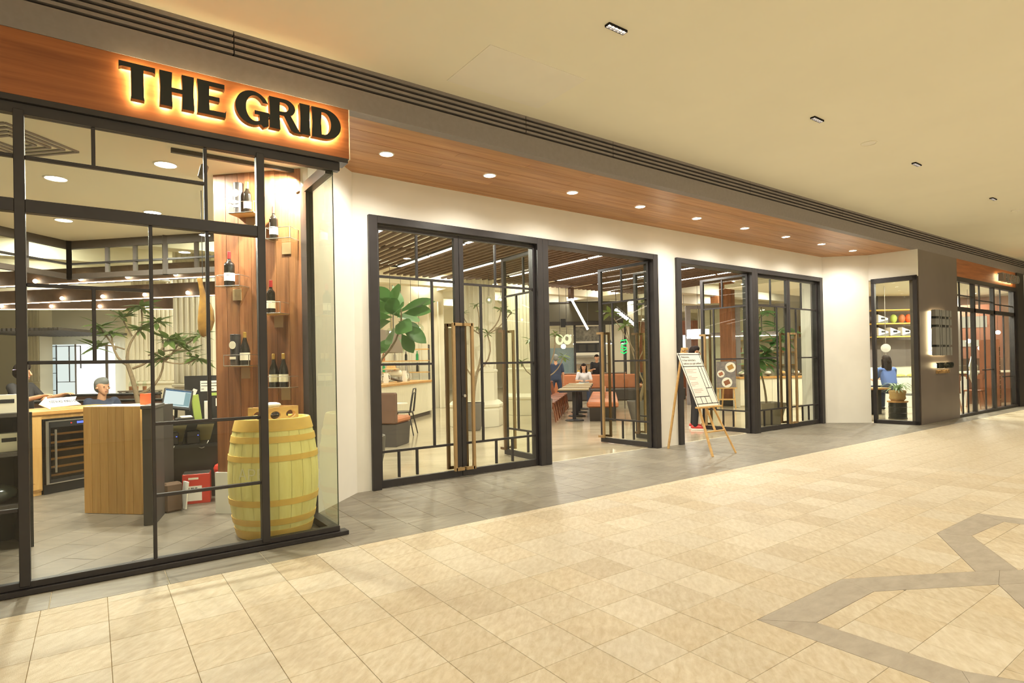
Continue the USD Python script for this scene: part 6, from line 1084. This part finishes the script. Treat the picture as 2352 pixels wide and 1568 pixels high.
dr = thing('drum_stool', 'black oil drum stool with round oak top in the narrow window', 'stool', (14.36, 0.86, 0)); obj('drum', G().lathe([(0, 0), (0.18, 0), (0.18, 0.012), (0.172, 0.02), (0.172, 0.11), (0.18, 0.12), (0.172, 0.13), (0.172, 0.24), (0.18, 0.25), (0.172, 0.26), (0.172, 0.35), (0, 0.35)], 32), mat('drum_black', (26, 30, 26), 0.15), dr, smooth=30); obj('top', G().lathe([(0, 0.351), (0.195, 0.351), (0.2, 0.36), (0.2, 0.38), (0, 0.385)], 32), M_WOODT, dr)
spn = thing('potted_plant', 'spider plant in a burlap wrapped pot on the drum stool', 'potted plant', (14.36, 0.86, 0.3855)); obj('burlap', G().lathe([(0, 0), (0.12, 0), (0.16, 0.05), (0.15, 0.12), (0.17, 0.2), (0.15, 0.23), (0.13, 0.21), (0, 0.2)], 22), mat('burlap', (186, 156, 104), 0.9, var=0.15, scale=60), spn)
SR = random.Random(5)
for k in range(34):
    a = SR.random() * 6.28; e = SR.uniform(0.3, 1.2); L = SR.uniform(0.3, 0.5); pts = bez((0, 0, 0.2), (math.cos(a) * L * 0.4, math.sin(a) * L * 0.4, 0.2 + L * math.sin(e) * 0.9), (math.cos(a) * L, math.sin(a) * L, 0.2 + L * 0.2 * (e - 0.7)), 6); v = []; f = []
    sd_ = np.array([-math.sin(a), math.cos(a), 0])
    for i, p in enumerate(pts): w = 0.019 * (1 - (i / 5) ** 2) + 0.001; v += [p - sd_ * w, p + sd_ * w]
    for i in range(5): b = 2 * i; f += [[b, b + 2, b + 3], [b, b + 3, b + 1]]
    obj('blade', G().add(v, f), M_LEAFS, spn, smooth=60)
# things behind the far right window
for k, (x, y) in enumerate(((17.0, 0.75), (18.2, 0.6))):
    t = thing('cafe_chair', 'slim wooden cafe chair behind the far right window, %s' % ('left', 'right')[k], 'chair', (x, y, 0), 0.6 + k); obj('seat', G().cb(0, 0, 0.45, 0.38, 0.38, 0.03), M_CHAIRW, t, smooth=False); obj('back', G().box(-0.19, -0.2, 0.74, 0.19, -0.17, 0.86).box(-0.17, -0.19, 0.45, -0.14, -0.17, 0.8).box(0.14, -0.19, 0.45, 0.17, -0.17, 0.8), M_CHAIRW, t, smooth=False)
    for a, b in ((-0.15, 0.15), (0.15, 0.15), (-0.15, -0.15), (0.15, -0.15)): obj('leg', G().tube([(a, b, 0.44), (a * 1.3, b * 1.3, 0)], 0.014, 6), M_CHAIRW, t)
ct2 = thing('cafe_counter', 'long brown cafe counter behind the far right window', 'counter', (19.6, 1.15, 0), -0.35); obj('body', G().box(0, 0, 0, 1.7, 0.45, 0.85), M_CHAIRW, ct2, smooth=False); obj('worktop', G().box(-0.05, -0.05, 0.85, 1.75, 0.5, 0.9), M_LABEL, ct2, smooth=False)
sh2 = thing('tall_rack', 'tall slatted bread rack behind the far right window', 'rack', (19.25, 0.32, 0), 0.2)
for x in (-0.22, 0.2): obj('upright', G().box(x, 0, 0, x + 0.025, 0.4, 1.75), M_CHAIRW, sh2, smooth=False)
for k in range(12): obj('slat', G().box(-0.2, 0, 0.18 + 0.125 * k, 0.2, 0.4, 0.2 + 0.125 * k), M_PINE, sh2, smooth=False)
cab = thing('wall_cabinet', 'red brown wall cabinets with lit pale openings behind the far right window', 'cabinet', (20.0, 4.2, 0), -0.9); obj('body', G().box(-1.0, 0, 1.25, 4.0, 0.3, 2.9), mat('cabinet_red', (140, 92, 72), 0.5), cab, smooth=False)
for k in range(5): obj('lit_niche', G().box(-0.7 + 0.9 * k, -0.01, 1.62, -0.1 + 0.9 * k, 0.0, 1.82).box(-0.7 + 0.9 * k, -0.01, 2.2, 0.0 + 0.9 * k, 0.0, 2.55), emit('niche_glow', (255, 240, 208), 0.9) if not k else '/World/Looks/niche_glow', cab, smooth=False)
ds = thing('diamond_sign', 'white double diamond sign hanging behind the far right window', 'sign', (17.9, 0.5, 0.95)); obj('panel', G().prism(Polygon([(-0.32, 0.12), (-0.1, 0.4), (0.3, 0.12), (0.24, 0.02), (0.3, -0.08), (-0.05, -0.35), (-0.32, -0.08), (-0.26, 0.02)]), -0.01, 0.01, rx(math.pi / 2)), M_PAPER, ds, smooth=False); obj('cord', G().tube([(0, 0, 0.3), (0, 0, 2.25)], 0.004, 5), M_BLACK, ds)
t = thing('linear_light', 'long white linear light in the right hand shop ceiling', 'linear light', (18.4, 1.6, 3.15), 0.25); obj('diffuser', G().box(-2.2, -0.05, 0, 2.2, 0.05, 0.045), E_LINE, t, smooth=False)
for k, (x, y, z) in enumerate(((20.0, 1.2, 1.75), (20.6, 1.1, 1.55), (21.4, 0.9, 2.0))): t = thing('spot_bulb', 'bright bare bulb behind the far right window, %s' % ('left', 'lower right', 'upper right')[k], 'light bulb', (x, y, z)); obj('bulb', G().ball((0, 0, 0), 0.06, n=2), E_SPOT, t); obj('cord', G().tube([(0, 0, 0.05), (0, 0, 3.2 - z)], 0.005, 5), M_BLACK, t)
t = thing('neon_sign', 'vertical violet neon strip behind the far right window', 'neon sign', (22.3, 0.7, 1.0)); obj('tube', G().box(0, 0, 0, 0.1, 0.03, 0.22).box(0.05, 0, 0.9, 0.1, 0.03, 1.5), emit('neon_violet', (190, 80, 255), 1.6), t, smooth=False); obj('rod', G().box(0.04, 0.03, -1.0, 0.08, 0.05, 1.5), M_BLACK, t, smooth=False)
